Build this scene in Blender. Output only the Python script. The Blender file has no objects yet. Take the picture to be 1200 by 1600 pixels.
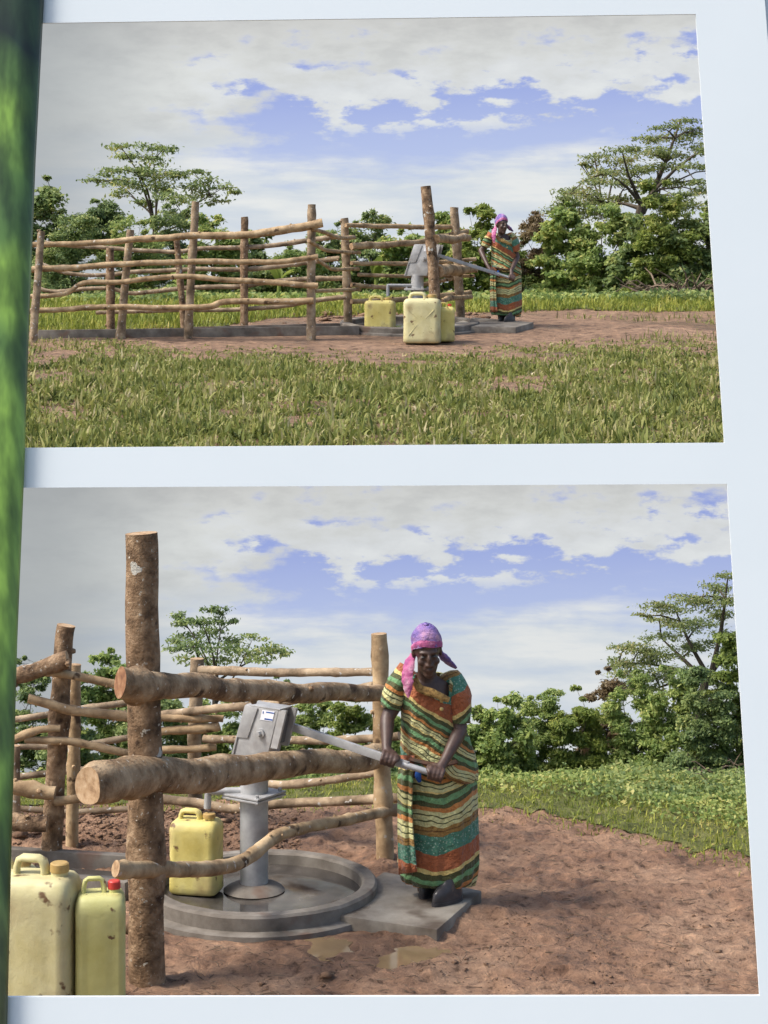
import bpy, bmesh, math, random
import numpy as np
from mathutils import Vector, Matrix, noise
random.seed(7)
R = math.radians
sc = bpy.context.scene
C = sc.collection

# ------------------------------------------------------------------ camera, sky, sun, exposure
F, CX, CY, CZ = 3000.0, 600.0, 500.0, 3.13     # focal length and principal point in photo pixels, eye height
cd = bpy.data.cameras.new('camera'); cam = bpy.data.objects.new('camera', cd); C.objects.link(cam)
cam.location = (0, 0, CZ); cam.rotation_euler = (R(90), 0, 0)
cd.sensor_width = 36; cd.lens = 36 * F / 1600; cd.shift_y = -(800 - CY) / 1600
cd.clip_start = .1; cd.clip_end = 2000
sc.camera = cam
SUN_EL, SUN_AZ = 52, 14                          # azimuth: degrees from due left towards the viewer
W = bpy.data.worlds.new('World'); sc.world = W; W.use_nodes = True
wn = W.node_tree.nodes; wl = W.node_tree.links
sk = wn.new('ShaderNodeTexSky'); sk.sky_type = 'NISHITA'; sk.sun_disc = False
sk.sun_elevation = R(SUN_EL); sk.sun_rotation = R(270 - SUN_AZ)
sk.air_density = 1.0; sk.dust_density = 3.0; sk.ozone_density = 1.0
bg = wn['Background']; bg.inputs[1].default_value = .15
wl.new(sk.outputs[0], bg.inputs[0])
sd = bpy.data.lights.new('sun', 'SUN'); sun = bpy.data.objects.new('sun', sd); C.objects.link(sun)
sd.energy = 2.6; sd.angle = R(16); sd.color = (1, .95, .88)
ce, se, ca, sa = math.cos(R(SUN_EL)), math.sin(R(SUN_EL)), math.cos(R(SUN_AZ)), math.sin(R(SUN_AZ))
TO_SUN = Vector((-ca * ce, -sa * ce, se))
sun.rotation_euler = TO_SUN.to_track_quat('Z', 'Y').to_euler(); sun.location = (-8, 0, 14)
sc.view_settings.view_transform = 'Standard'; sc.view_settings.look = 'None'
sc.view_settings.gamma = 1; sc.view_settings.use_curve_mapping = False
sc.view_settings.exposure = 0.72
sc.cycles.use_denoising = True
sc.cycles.max_bounces = 6

# ------------------------------------------------------------------ places
def P(px, py, Y): return Vector(((px - CX) / F * Y, Y, CZ - (py - CY) / F * Y))
def gl(px, py):                                   # a spot on the flat lower yard
    return P(px, py, F * CZ / (py - CY))
def zu(Y): return .34 + .09533 * Y                # the upper yard lies on a gentle rise
def gu(px, py): return P(px, py, 8370.0 / (py - 214))

def vnoise(x, y, seed=0):
    xi = np.floor(x).astype(np.int64); yi = np.floor(y).astype(np.int64)
    xf = x - xi; yf = y - yi
    def h(a, b):
        n = (a * 374761393 + b * 668265263 + seed * 1442695041) & 0x7fffffff
        n = ((n ^ (n >> 13)) * 1274126177) & 0x7fffffff
        return ((n ^ (n >> 16)) & 0xffff) / 65535.0
    u = xf * xf * (3 - 2 * xf); v = yf * yf * (3 - 2 * yf)
    return (h(xi, yi) * (1 - u) + h(xi + 1, yi) * u) * (1 - v) + (h(xi, yi + 1) * (1 - u) + h(xi + 1, yi + 1) * u) * v
def fbm(x, y, s, o=4, seed=0):
    t = 0; a = .5; f = s
    for k in range(o):
        t = t + a * (vnoise(x * f + 13.7 * k + 500, y * f + 7.1 * k + 500, seed + k) - .5); a *= .5; f *= 2.03
    return t
def sstep(a, b, x):
    t = np.clip((x - a) / (b - a), 0, 1); return t * t * (3 - 2 * t)

# ------------------------------------------------------------------ mesh helpers
ORIGIN = {}
def tag(o, label=None, cat=None, group=None, kind=None):
    if label: o['label'] = label
    if cat: o['category'] = cat
    if group: o['group'] = group
    if kind: o['kind'] = kind
    return o
def thing(name, label, cat, loc, group=None):
    o = bpy.data.objects.new(name, None); C.objects.link(o); o.location = loc; o.empty_display_size = .1
    ORIGIN[o.name] = Vector(loc)
    return tag(o, label, cat, group)
def link_mesh(name, me, mats, parent=None, smooth=True, angle=None):
    o = bpy.data.objects.new(name, me); C.objects.link(o)
    for m in (mats if isinstance(mats, (list, tuple)) else [mats]): me.materials.append(m)
    org = ORIGIN[parent.name] if parent else Vector((0, 0, 0))
    if parent:
        me.transform(Matrix.Translation(-org)); o.parent = parent
    ORIGIN[o.name] = org
    if smooth:
        me.polygons.foreach_set('use_smooth', [True] * len(me.polygons))
        if angle:
            try: me.set_sharp_from_angle(angle=R(angle))
            except Exception: pass
    me.update()
    return o
def rebase(o, loc):                                # give a single-mesh thing an origin at its base
    loc = Vector(loc); o.data.transform(Matrix.Translation(-loc)); o.location = loc; ORIGIN[o.name] = loc
    return o

class MB:
    def __init__(s): s.v = []; s.f = []; s.m = []
    def add(s, vs, fs, mi=0):
        b = len(s.v); s.v += [tuple(v) for v in vs]; s.f += [tuple(i + b for i in f) for f in fs]; s.m += [mi] * len(fs); return s
    def loft(s, rings, mi=0, cap=(True, True), capmi=None, closed=True):
        n = len(rings[0]); vs = [v for r in rings for v in r]; fs = []
        for k in range(len(rings) - 1):
            for i in range(n if closed else n - 1):
                j = (i + 1) % n; fs.append((k * n + i, k * n + j, (k + 1) * n + j, (k + 1) * n + i))
        s.add(vs, fs, mi)
        cm = mi if capmi is None else capmi
        for e, (on, ring, flip) in enumerate(((cap[0], rings[0], True), (cap[1], rings[-1], False))):
            if on:
                c = sum((Vector(v) for v in ring), Vector()) / n
                s.add(list(ring) + [c], [((i + 1) % n, i, n) if flip else (i, (i + 1) % n, n) for i in range(n)], cm)
        return s
    def tube(s, pts, rad, n=12, mi=0, cap=(True, True), capmi=None, rough=0., seed=0., flat=1.0):
        pts = [Vector(p) for p in pts]; rings = []
        t0 = (pts[1] - pts[0]).normalized()
        up = Vector((0, 0, 1)) if abs(t0.z) < .9 else Vector((0, 1, 0))
        u = t0.cross(up).normalized()
        for i, p in enumerate(pts):
            t = (pts[min(i + 1, len(pts) - 1)] - pts[max(i - 1, 0)]).normalized()
            u = (u - t * u.dot(t)).normalized(); w = t.cross(u)
            r = rad[i] if hasattr(rad, '__len__') else rad
            ring = []
            for k in range(n):
                a = 2 * math.pi * k / n
                d = u * math.cos(a) + w * math.sin(a) * flat
                q = p + d * r
                if rough:
                    q = p + d * r * (1 + rough * noise.noise(q * (.35 / r) + Vector((seed, 0, 0))) + rough * .5 * noise.noise(q * (1.1 / r) + Vector((0, seed, 0))))
                ring.append(q)
            rings.append(ring)
        return s.loft(rings, mi, cap, capmi)
    def ell(s, c, r, mi=0, n=14, m=9, rot=None):
        c = Vector(c); r = r if hasattr(r, '__len__') else (r, r, r); rings = []
        for i in range(1, m):
            th = math.pi * i / m; ring = []
            for k in range(n):
                a = 2 * math.pi * k / n
                v = Vector((r[0] * math.sin(th) * math.cos(a), r[1] * math.sin(th) * math.sin(a), -r[2] * math.cos(th)))
                ring.append(c + (rot @ v if rot else v))
            rings.append(ring)
        b = len(s.v); s.loft(rings, mi)
        return s
    def prism(s, poly, d, mi=0):                   # poly: Vectors in order; d: extrusion vector
        n = len(poly); d = Vector(d); vs = [Vector(p) for p in poly] + [Vector(p) + d for p in poly]
        fs = [tuple(range(n - 1, -1, -1)), tuple(range(n, 2 * n))] + [(i, (i + 1) % n, n + (i + 1) % n, n + i) for i in range(n)]
        return s.add(vs, fs, mi)
    def box(s, a, b, mi=0):
        a = Vector(a); b = Vector(b)
        return s.prism([(a.x, a.y, a.z), (b.x, a.y, a.z), (b.x, b.y, a.z), (a.x, b.y, a.z)], (0, 0, b.z - a.z), mi)
    def xf(s, M): s.v = [tuple(M @ Vector(v)) for v in s.v]; return s
    def mesh(s, name):
        me = bpy.data.meshes.new(name); me.from_pydata(s.v, [], s.f)
        me.polygons.foreach_set('material_index', s.m)
        bm = bmesh.new(); bm.from_mesh(me); bmesh.ops.recalc_face_normals(bm, faces=bm.faces); bm.to_mesh(me); bm.free()
        me.update(); return me
    def build(s, name, mats, parent=None, smooth=True, angle=40, bevel=0):
        me = s.mesh(name)
        if bevel:
            bm = bmesh.new(); bm.from_mesh(me)
            bmesh.ops.remove_doubles(bm, verts=bm.verts, dist=1e-5)
            es = [e for e in bm.edges if len(e.link_faces) == 2 and e.calc_face_angle(0) > R(30)]
            bmesh.ops.bevel(bm, geom=es, offset=bevel, segments=2, affect='EDGES', profile=.6); bm.to_mesh(me); bm.free()
        return link_mesh(name, me, mats, parent, smooth, angle)

def np_mesh(name, verts, faces, mats, parent=None, smooth=False):
    verts = np.asarray(verts, dtype=np.float32).reshape(-1, 3); faces = np.asarray(faces, dtype=np.int32)
    k = faces.shape[1]; me = bpy.data.meshes.new(name)
    me.vertices.add(len(verts)); me.vertices.foreach_set('co', verts.ravel())
    me.loops.add(faces.size); me.loops.foreach_set('vertex_index', faces.ravel())
    me.polygons.add(len(faces)); me.polygons.foreach_set('loop_start', np.arange(0, faces.size, k, dtype=np.int32))
    me.update(calc_edges=True); me.validate()
    return link_mesh(name, me, mats, parent, smooth)

def spline(pts, rad, step):
    pts = [Vector(p) for p in pts]; n = len(pts)
    if not hasattr(rad, '__len__'): rad = [rad] * n
    if len(rad) != n: rad = [rad[0] + (rad[-1] - rad[0]) * i / (n - 1) for i in range(n)]
    out = []; ro = []
    for i in range(n - 1):
        p0 = pts[max(i - 1, 0)]; p1 = pts[i]; p2 = pts[i + 1]; p3 = pts[min(i + 2, n - 1)]
        m = max(2, int((p2 - p1).length / step))
        for k in range(m):
            t = k / m
            out.append(.5 * ((2 * p1) + (p2 - p0) * t + (2 * p0 - 5 * p1 + 4 * p2 - p3) * t * t + (3 * p1 - p0 - 3 * p2 + p3) * t ** 3))
            ro.append(rad[i] + (rad[i + 1] - rad[i]) * t)
    out.append(pts[-1]); ro.append(rad[-1])
    return out, ro

# ------------------------------------------------------------------ materials
def newmat(name):
    m = bpy.data.materials.new(name); m.use_nodes = True
    nt = m.node_tree; b = nt.nodes['Principled BSDF']; return m, nt.nodes, nt.links, b
def ramp(nodes, stops, interp='LINEAR'):
    r = nodes.new('ShaderNodeValToRGB'); cr = r.color_ramp; cr.interpolation = interp
    while len(cr.elements) > 1: cr.elements.remove(cr.elements[-1])
    cr.elements[0].position = stops[0][0]; cr.elements[0].color = (*stops[0][1], 1)
    for p, c in stops[1:]:
        e = cr.elements.new(p); e.color = (*c, 1)
    return r
def nz(nodes, links, co, scale, detail=6, rough=.6, vec=None):
    n = nodes.new('ShaderNodeTexNoise'); n.inputs['Scale'].default_value = scale
    n.inputs['Detail'].default_value = detail; n.inputs['Roughness'].default_value = rough
    links.new(co, n.inputs['Vector']); return n
def mixc(nodes, links, fac, a, b, mode='MIX'):
    m = nodes.new('ShaderNodeMix'); m.data_type = 'RGBA'; m.blend_type = mode
    if isinstance(fac, (int, float)): m.inputs[0].default_value = fac
    else: links.new(fac, m.inputs[0])
    for s, i in ((a, 6), (b, 7)):
        if isinstance(s, tuple): m.inputs[i].default_value = (*s[:3], 1)
        else: links.new(s, m.inputs[i])
    return m.outputs[2]
def noisemat(name, stops, scale, rough=.85, bump=.4, bscale=None, bdist=.01, spots=(), rvar=None, spec=.3, metallic=0, stretch=None):
    m, N, L, b = newmat(name)
    tc = N.new('ShaderNodeTexCoord'); co = tc.outputs['Object']
    if stretch:
        mp = N.new('ShaderNodeMapping'); mp.inputs['Scale'].default_value = stretch; L.new(co, mp.inputs[0]); co = mp.outputs[0]
    n1 = nz(N, L, co, scale); r1 = ramp(N, stops); L.new(n1.outputs[0], r1.inputs[0]); col = r1.outputs[0]
    for (c, s, lo, hi) in spots:
        n2 = nz(N, L, co, s, 3, .5); rr = ramp(N, [(lo, (0, 0, 0)), (hi, (1, 1, 1))]); L.new(n2.outputs[0], rr.inputs[0])
        col = mixc(N, L, rr.outputs[0], col, c)
    L.new(col, b.inputs['Base Color']); b.inputs['Roughness'].default_value = rough
    b.inputs['Specular IOR Level'].default_value = spec; b.inputs['Metallic'].default_value = metallic
    if rvar:
        n3 = nz(N, L, co, rvar[0], 4); rr = ramp(N, [(rvar[3], (rvar[1],) * 3), (rvar[4], (rvar[2],) * 3)]); L.new(n3.outputs[0], rr.inputs[0])
        L.new(rr.outputs[0], b.inputs['Roughness'])
    if bump:
        nb = nz(N, L, co, bscale or scale * 3, 8, .65); bp = N.new('ShaderNodeBump')
        bp.inputs['Strength'].default_value = bump; bp.inputs['Distance'].default_value = bdist
        L.new(nb.outputs[0], bp.inputs['Height']); L.new(bp.outputs[0], b.inputs['Normal'])
    return m
def leafmat(name, stops, trans=.42, vscale=1.5, rough=.5):
    m, N, L, b = newmat(name)
    g = N.new('ShaderNodeNewGeometry'); tc = N.new('ShaderNodeTexCoord')
    r1 = ramp(N, stops); n = nz(N, L, tc.outputs['Object'], vscale, 2)
    ma = N.new('ShaderNodeMath'); ma.operation = 'MULTIPLY_ADD'; ma.inputs[1].default_value = .55
    L.new(g.outputs['Random Per Island'], ma.inputs[0])
    m2 = N.new('ShaderNodeMath'); m2.operation = 'MULTIPLY_ADD'; m2.inputs[1].default_value = 1.3; m2.inputs[2].default_value = -.4
    L.new(n.outputs[0], m2.inputs[0]); L.new(m2.outputs[0], ma.inputs[2])
    L.new(ma.outputs[0], r1.inputs[0])
    L.new(r1.outputs[0], b.inputs['Base Color']); b.inputs['Roughness'].default_value = rough; b.inputs['Specular IOR Level'].default_value = .3
    t = N.new('ShaderNodeBsdfTranslucent'); hs = N.new('ShaderNodeHueSaturation'); hs.inputs['Value'].default_value = 1.3
    L.new(r1.outputs[0], hs.inputs['Color']); L.new(hs.outputs[0], t.inputs[0])
    mx = N.new('ShaderNodeMixShader'); mx.inputs[0].default_value = trans
    L.new(b.outputs[0], mx.inputs[1]); L.new(t.outputs[0], mx.inputs[2]); L.new(mx.outputs[0], N['Material Output'].inputs[0])
    return m

M = {}
M['bark'] = noisemat('brown_bark', [(.34, (0.078, 0.047, 0.025)), (.5, (0.224, 0.141, 0.079)), (.66, (0.392, 0.270, 0.164))], 11, bump=.9, bscale=45, bdist=.02, spots=[((.48, .43, .35), 38, .655, .69), ((.5, .48, .42), 8, .7, .715), ((.06, .035, .02), 14, .62, .72)])
M['bark_grey'] = noisemat('grey_bark', [(.34, (0.112, 0.080, 0.048)), (.5, (0.269, 0.194, 0.122)), (.66, (0.448, 0.342, 0.223))], 7, bump=.6, bscale=40, bdist=.01, spots=[((.5, .47, .42), 30, .65, .69)])
M['bark_tan'] = noisemat('tan_peeled_bark', [(.32, (0.157, 0.100, 0.052)), (.5, (0.358, 0.245, 0.134)), (.68, (0.538, 0.398, 0.235))], 7, bump=.6, bscale=35, bdist=.01, spots=[((.09, .055, .03), 9, .64, .7), ((.5, .44, .35), 20, .66, .7)])
M['bark_pale'] = noisemat('pale_blotched_bark', [(.34, (0.112, 0.067, 0.035)), (.48, (0.280, 0.184, 0.101)), (.66, (0.493, 0.357, 0.218))], 8, bump=.9, bscale=40, bdist=.02, spots=[((.07, .04, .022), 5.5, .64, .7), ((.52, .46, .37), 34, .66, .7)])
M['cut'] = noisemat('cut_wood', [(.3, (.2, .115, .06)), (.5, (.38, .25, .14)), (.75, (.5, .37, .24))], 26, bump=.4, bscale=80, bdist=.004)
M['cut_red'] = noisemat('reddish_cut_wood', [(.3, (.13, .055, .028)), (.55, (.26, .13, .065)), (.75, (.42, .27, .16))], 22, bump=.4, bscale=80, bdist=.004)
M['concrete'] = noisemat('grey_concrete', [(.3, (.085, .072, .058)), (.5, (.16, .14, .116)), (.72, (.26, .235, .2))], 5, bump=.35, bscale=60, bdist=.006, spots=[((.15, .1, .075), 4, .58, .68)])
M['wet'] = noisemat('wet_concrete', [(.35, (.035, .031, .028)), (.55, (.07, .062, .055)), (.7, (.12, .108, .095))], 6, rough=.2, bump=.06, bscale=14, bdist=.004, spec=.6, rvar=(4, .03, .2, .45, .65))
M['steel'] = noisemat('galvanised_steel', [(.3, (.3, .3, .3)), (.5, (.38, .38, .375)), (.7, (.46, .46, .45))], 14, rough=.55, bump=.1, bscale=60, bdist=.002, metallic=.35, spec=.5, spots=[((.3, .28, .26), 6, .6, .75)])
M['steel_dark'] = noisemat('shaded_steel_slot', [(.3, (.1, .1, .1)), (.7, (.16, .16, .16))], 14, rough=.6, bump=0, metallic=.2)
M['can'] = noisemat('yellow_can_plastic', [(.25, (.48, .38, .09)), (.5, (.6, .51, .17)), (.75, (.66, .6, .29))], 5, rough=.5, bump=.25, bscale=12, bdist=.02, spots=[((.34, .24, .09), 5, .54, .72), ((.16, .09, .04), 15, .63, .7)])
M['can_pale'] = noisemat('pale_yellow_can_plastic', [(.25, (.47, .41, .18)), (.5, (.57, .52, .28)), (.75, (.63, .6, .38))], 4, rough=.5, bump=.25, bscale=11, bdist=.02, spots=[((.36, .27, .12), 4, .5, .72), ((.15, .09, .045), 12, .63, .7)])
M['can_lime'] = noisemat('lime_yellow_can_plastic', [(.25, (.43, .4, .13)), (.5, (.52, .5, .2)), (.75, (.58, .57, .28))], 4, rough=.5, bump=.2, bscale=11, bdist=.02, spots=[((.33, .26, .1), 5, .54, .74), ((.15, .09, .045), 14, .66, .71)])
M['can_cap'] = noisemat('brown_cap_plastic', [(.3, (.35, .22, .07)), (.7, (.48, .34, .14))], 20, rough=.5, bump=.1)
M['red_cap'] = noisemat('red_cap_plastic', [(.3, (.42, .03, .03)), (.7, (.55, .06, .05))], 20, rough=.4, bump=0)
M['skin'] = noisemat('dark_skin', [(.3, (.055, .03, .021)), (.7, (.092, .052, .038))], 30, rough=.5, bump=.12, bscale=150, bdist=.002, spec=.5)
M['eye'] = noisemat('eye', [(.3, (.05, .04, .035)), (.7, (.1, .09, .08))], 40, rough=.2, bump=0)
M['boot'] = noisemat('rubber_boot', [(.3, (.03, .028, .03)), (.7, (.065, .06, .062))], 12, rough=.3, bump=.15, bscale=40, spots=[((.16, .11, .08), 10, .62, .72)])
M['button'] = noisemat('button', [(.3, (.4, .28, .1)), (.7, (.5, .36, .14))], 40, rough=.3, bump=0)
M['blue_cloth'] = noisemat('blue_cloth', [(.3, (.01, .05, .22)), (.7, (.02, .1, .36))], 30, rough=.7, bump=.2)
M['trunk'] = noisemat('tree_trunk', [(.3, (.045, .035, .025)), (.7, (.11, .085, .06))], 8, bump=.5)
M['deadwood'] = noisemat('dead_twigs', [(.35, (.06, .042, .028)), (.65, (.26, .19, .13))], 10, bump=.3)

def soilmat(name, dry, mid, dark, s=1.0):
    m, N, L, b = newmat(name)
    tc = N.new('ShaderNodeTexCoord'); co = tc.outputs['Object']
    n1 = nz(N, L, co, 1.5 * s, 10, .68); r1 = ramp(N, [(.33, dark), (.47, mid), (.64, dry)]); L.new(n1.outputs[0], r1.inputs[0])
    n2 = nz(N, L, co, 13 * s, 10, .72); r2 = ramp(N, [(.36, (.25, .22, .2)), (.45, (.85, .83, .82)), (.56, (1.1, 1.08, 1.05)), (.68, (1.65, 1.56, 1.48))]); L.new(n2.outputs[0], r2.inputs[0])
    col = mixc(N, L, .9, r1.outputs[0], r2.outputs[0], 'MULTIPLY')
    L.new(col, b.inputs['Base Color']); b.inputs['Specular IOR Level'].default_value = .3
    r3 = ramp(N, [(.38, (.35,) * 3), (.5, (.85,) * 3)]); L.new(n1.outputs[0], r3.inputs[0]); L.new(r3.outputs[0], b.inputs['Roughness'])
    bp = N.new('ShaderNodeBump'); bp.inputs['Strength'].default_value = 1.0; bp.inputs['Distance'].default_value = .09 / s
    L.new(n2.outputs[0], bp.inputs['Height']); L.new(bp.outputs[0], b.inputs['Normal'])
    return m
M['soil'] = soilmat('red_brown_soil', (.49, .315, .205), (.36, .212, .132), (.14, .078, .05))
M['soil_up'] = soilmat('trodden_red_soil', (.43, .28, .185), (.35, .22, .14), (.22, .135, .08), .5)
M['clod'] = noisemat('soil_lumps', [(.3, (.09, .052, .032)), (.5, (.19, .112, .067)), (.7, (.31, .195, .12))], 6, bump=.6, bscale=40)
M['puddle'] = noisemat('muddy_water', [(.3, (.2, .135, .072)), (.7, (.28, .195, .105))], 5, rough=.03, bump=.03, bscale=12, spec=.5)

M['leaf_dark'] = leafmat('dark_leaves', [(0, (0.061, 0.106, 0.043)), (.4, (0.154, 0.215, 0.077)), (.75, (0.308, 0.364, 0.120)), (1, (0.562, 0.495, 0.196))])
M['leaf_mid'] = leafmat('mid_green_leaves', [(0, (0.079, 0.129, 0.035)), (.4, (0.194, 0.271, 0.074)), (.75, (0.390, 0.437, 0.130)), (1, (0.664, 0.567, 0.203))])
M['leaf_light'] = leafmat('light_green_leaves', [(0, (0.069, 0.112, 0.023)), (.4, (0.169, 0.223, 0.046)), (.75, (0.297, 0.335, 0.077)), (1, (0.475, 0.417, 0.139))])
M['leaf_olive'] = leafmat('olive_leaves', [(0, (0.072, 0.105, 0.038)), (.4, (0.156, 0.201, 0.067)), (.75, (0.269, 0.298, 0.102)), (1, (0.413, 0.325, 0.151))])
M['leaf_rust'] = leafmat('rusty_leaves', [(0, (0.078, 0.055, 0.031)), (.5, (0.187, 0.133, 0.070)), (1, (0.312, 0.250, 0.125))])
M['grass'] = leafmat('mixed_grass', [(0, (.035, .046, .012)), (.2, (.09, .118, .026)), (.45, (.185, .21, .048)), (.68, (.28, .28, .08)), (.86, (.4, .35, .165)), (1, (.5, .44, .27))], .3, 3.2, .6)
M['grass_green'] = leafmat('green_grass', [(0, (0.064, 0.093, 0.014)), (.4, (0.190, 0.227, 0.035)), (.75, (0.351, 0.358, 0.065)), (1, (0.541, 0.451, 0.142))], .3, 1.2, .6)
M['underbrush'] = noisemat('leaf_litter', [(.3, (.03, .035, .014)), (.55, (.07, .075, .028)), (.75, (.13, .1, .05))], 6, bump=.8, bscale=25, bdist=.05)
M['turf'] = noisemat('turf_floor', [(.3, (.06, .05, .022)), (.55, (.13, .11, .05)), (.75, (.2, .15, .085))], 3, bump=.8, bscale=20, bdist=.04)
M['turf_green'] = noisemat('mossy_turf', [(.3, (.05, .055, .016)), (.5, (.12, .13, .035)), (.72, (.22, .21, .07))], 9, bump=.9, bscale=40, bdist=.04)
M['concrete_dry'] = noisemat('dry_concrete', [(.3, (.12, .1, .08)), (.5, (.23, .2, .16)), (.72, (.34, .31, .255))], 4, bump=.4, bscale=50, bdist=.008, spots=[((.1, .075, .055), 3, .56, .66)])
M['paper'] = noisemat('white_paper', [(.3, (.62, .67, .685)), (.7, (.65, .695, .71))], 1.2, rough=.42, bump=.02, bscale=60, bdist=.002, spec=.4)

# sky backdrops: grey cloud sheet above, a blue gap with broken clouds, thin white veil below
def skymat(name, row0, col0, strength):
    m, N, L, b = newmat(name); N.remove(b)
    uv = N.new('ShaderNodeUVMap'); sp = N.new('ShaderNodeSeparateXYZ'); L.new(uv.outputs[0], sp.inputs[0])
    def math_(op, a, b_=None, c=None):
        n = N.new('ShaderNodeMath'); n.operation = op
        for i, s in enumerate((a, b_, c)):
            if s is None: continue
            if isinstance(s, (int, float)): n.inputs[i].default_value = s
            else: L.new(s, n.inputs[i])
        return n.outputs[0]
    u = math_('SUBTRACT', sp.outputs[0], col0); v = math_('SUBTRACT', sp.outputs[1], row0)     # units: 1000 photo pixels, v downwards
    cb = N.new('ShaderNodeCombineXYZ'); L.new(u, cb.inputs[0]); L.new(v, cb.inputs[1])
    mp = N.new('ShaderNodeMapping'); mp.inputs['Scale'].default_value = (1, 2.3, 1); L.new(cb.outputs[0], mp.inputs[0]); co = mp.outputs[0]
    big = nz(N, L, co, 3.2, 9, .6).outputs[0]; mp2 = N.new('ShaderNodeMapping'); mp2.inputs['Location'].default_value = (3.1, 1.7, 0); L.new(co, mp2.inputs[0])
    small = nz(N, L, mp2.outputs[0], 13, 9, .6).outputs[0]
    mp3 = N.new('ShaderNodeMapping'); mp3.inputs['Scale'].default_value = (1, 2.2, 1); mp3.inputs['Location'].default_value = (7, 2, 0); L.new(co, mp3.inputs[0])
    veil = nz(N, L, mp3.outputs[0], 4, 8, .6).outputs[0]
    def soft(x, lo, hi):
        n = N.new('ShaderNodeMapRange'); n.interpolation_type = 'SMOOTHSTEP'; L.new(x, n.inputs[0])
        n.inputs[1].default_value = lo; n.inputs[2].default_value = hi; return n.outputs[0]
    # the blue gap runs slightly uphill to one side
    line = math_('MULTIPLY_ADD', u, -.035, .208)
    dv = math_('SUBTRACT', v, line)
    up = soft(math_('MULTIPLY_ADD', math_('SUBTRACT', small, .5), .26, math_('MULTIPLY_ADD', math_('SUBTRACT', big, .5), .34, dv)), -.125, -.045)
    dn = soft(math_('MULTIPLY_ADD', math_('SUBTRACT', veil, .5), .2, dv), .105, .025)
    lf = soft(math_('MULTIPLY_ADD', math_('SUBTRACT', small, .5), .5, u), .27, .44)
    mp4 = N.new('ShaderNodeMapping'); mp4.inputs['Location'].default_value = (1.3, 5.2, 0); L.new(co, mp4.inputs[0])
    bits = nz(N, L, mp4.outputs[0], 9.5, 10, .6).outputs[0]
    hi = math_('MULTIPLY', soft(dv, .0, -.06), soft(dv, -.16, -.06))            # broken puffs drift in the upper half of the gap
    frag = math_('MULTIPLY', soft(math_('MULTIPLY_ADD', hi, .14, bits), .52, .61), soft(dv, .05, .0))
    blue = math_('MULTIPLY', math_('MULTIPLY', math_('MULTIPLY', up, dn), lf), math_('SUBTRACT', 1.0, math_('MULTIPLY', frag, .92)))
    veilcol = ramp(N, [(.3, (.52, .59, .7)), (.46, (.61, .66, .71)), (.62, (.73, .75, .75))]); L.new(veil, veilcol.inputs[0])
    near = soft(dv, -.22, -.04)
    greycol = mixc(N, L, near, (.5, .5, .49), (.68, .7, .69))
    tex = ramp(N, [(.32, (.86, .86, .87)), (.5, (1, 1, 1)), (.68, (1.1, 1.1, 1.09))]); L.new(math_('MULTIPLY_ADD', math_('SUBTRACT', small, .5), .8, big), tex.inputs[0])
    greycol = mixc(N, L, .9, greycol, tex.outputs[0], 'MULTIPLY')
    cl = mixc(N, L, soft(dv, -.02, .07), greycol, veilcol.outputs[0])
    leftgrey = soft(u, .36, .02)
    cl = mixc(N, L, math_('MULTIPLY', leftgrey, .78), cl, (.32, .345, .36))
    bluecol = mixc(N, L, soft(dv, -.1, .08), (.27, .345, .7), (.43, .51, .76))
    col = mixc(N, L, math_('MULTIPLY', blue, .95), cl, bluecol)
    e = N.new('ShaderNodeEmission'); L.new(col, e.inputs[0]); e.inputs[1].default_value = strength
    L.new(e.outputs[0], N['Material Output'].inputs[0])
    return m

# ------------------------------------------------------------------ the setting
def grid_sheet(name, x0, x1, y0, y1, d, hfun, mat, kind='structure', parent=None, label=None):
    nx = int((x1 - x0) / d) + 1; ny = int((y1 - y0) / d) + 1
    X, Y = np.meshgrid(np.linspace(x0, x1, nx), np.linspace(y0, y1, ny))
    Z = hfun(X, Y); V = np.stack([X, Y, Z], -1).reshape(-1, 3)
    i = np.arange((ny - 1) * (nx - 1)); r = i // (nx - 1); c = i % (nx - 1); a = r * nx + c
    o = np_mesh(name, V, np.stack([a, a + 1, a + nx + 1, a + nx], 1), mat, parent, True)
    return tag(o, label, None, None, kind)

RC = Vector((-.665, 10.4, 0)); RO = .63            # lower pump apron
def h_low(X, Y):
    h = .035 * fbm(X, Y, 1.4, 4, 3) + .075 * fbm(X, Y, 5, 5, 9) + .06 * fbm(X, Y, 14, 4, 17)
    d = np.hypot(X - RC.x, Y - RC.y); flat = sstep(.6, 1.0, d)
    h = h * (.25 + .75 * flat) - .02 * (1 - flat)
    mound = np.exp(-((Y - 11.75) / .45) ** 2) * sstep(-.55, -1.0, X); h = h + mound * (.05 + .12 * np.abs(fbm(X, Y, 7, 4, 31)))
    for (px, py, rx, ry) in ((640, 1488, .15, .16), (515, 1477, .11, .11)):
        g = gl(px, py); w = np.exp(-(((X - g.x) / rx) ** 2 + ((Y - g.y) / ry) ** 2) ** 1.5); h = h * (1 - .6 * w) - .045 * w
    return h - .36 * np.maximum(0, Y - 13.0)          # the yard falls away behind
ground = grid_sheet('ground', -4.6, 4.6, 5.2, 16.5, .022, h_low, M['soil'])
def h_up(X, Y):
    base = .34 + .09533 * np.minimum(Y, 32.4) - .004 * np.maximum(0, Y - 32.4)
    h = .09 * fbm(X, Y, .5, 4, 5) + .05 * fbm(X, Y, 2.5, 3, 8)
    d = np.hypot(X + .1, (Y - 27.6)); flat = sstep(1.3, 3.0, d)
    return base + h * flat - .02
hill = grid_sheet('hillside', -11, 11, 16.75, 50, .14, h_up, M['soil_up'])
def h1(f, x, y): return float(f(np.array([x]), np.array([y]))[0])
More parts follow.
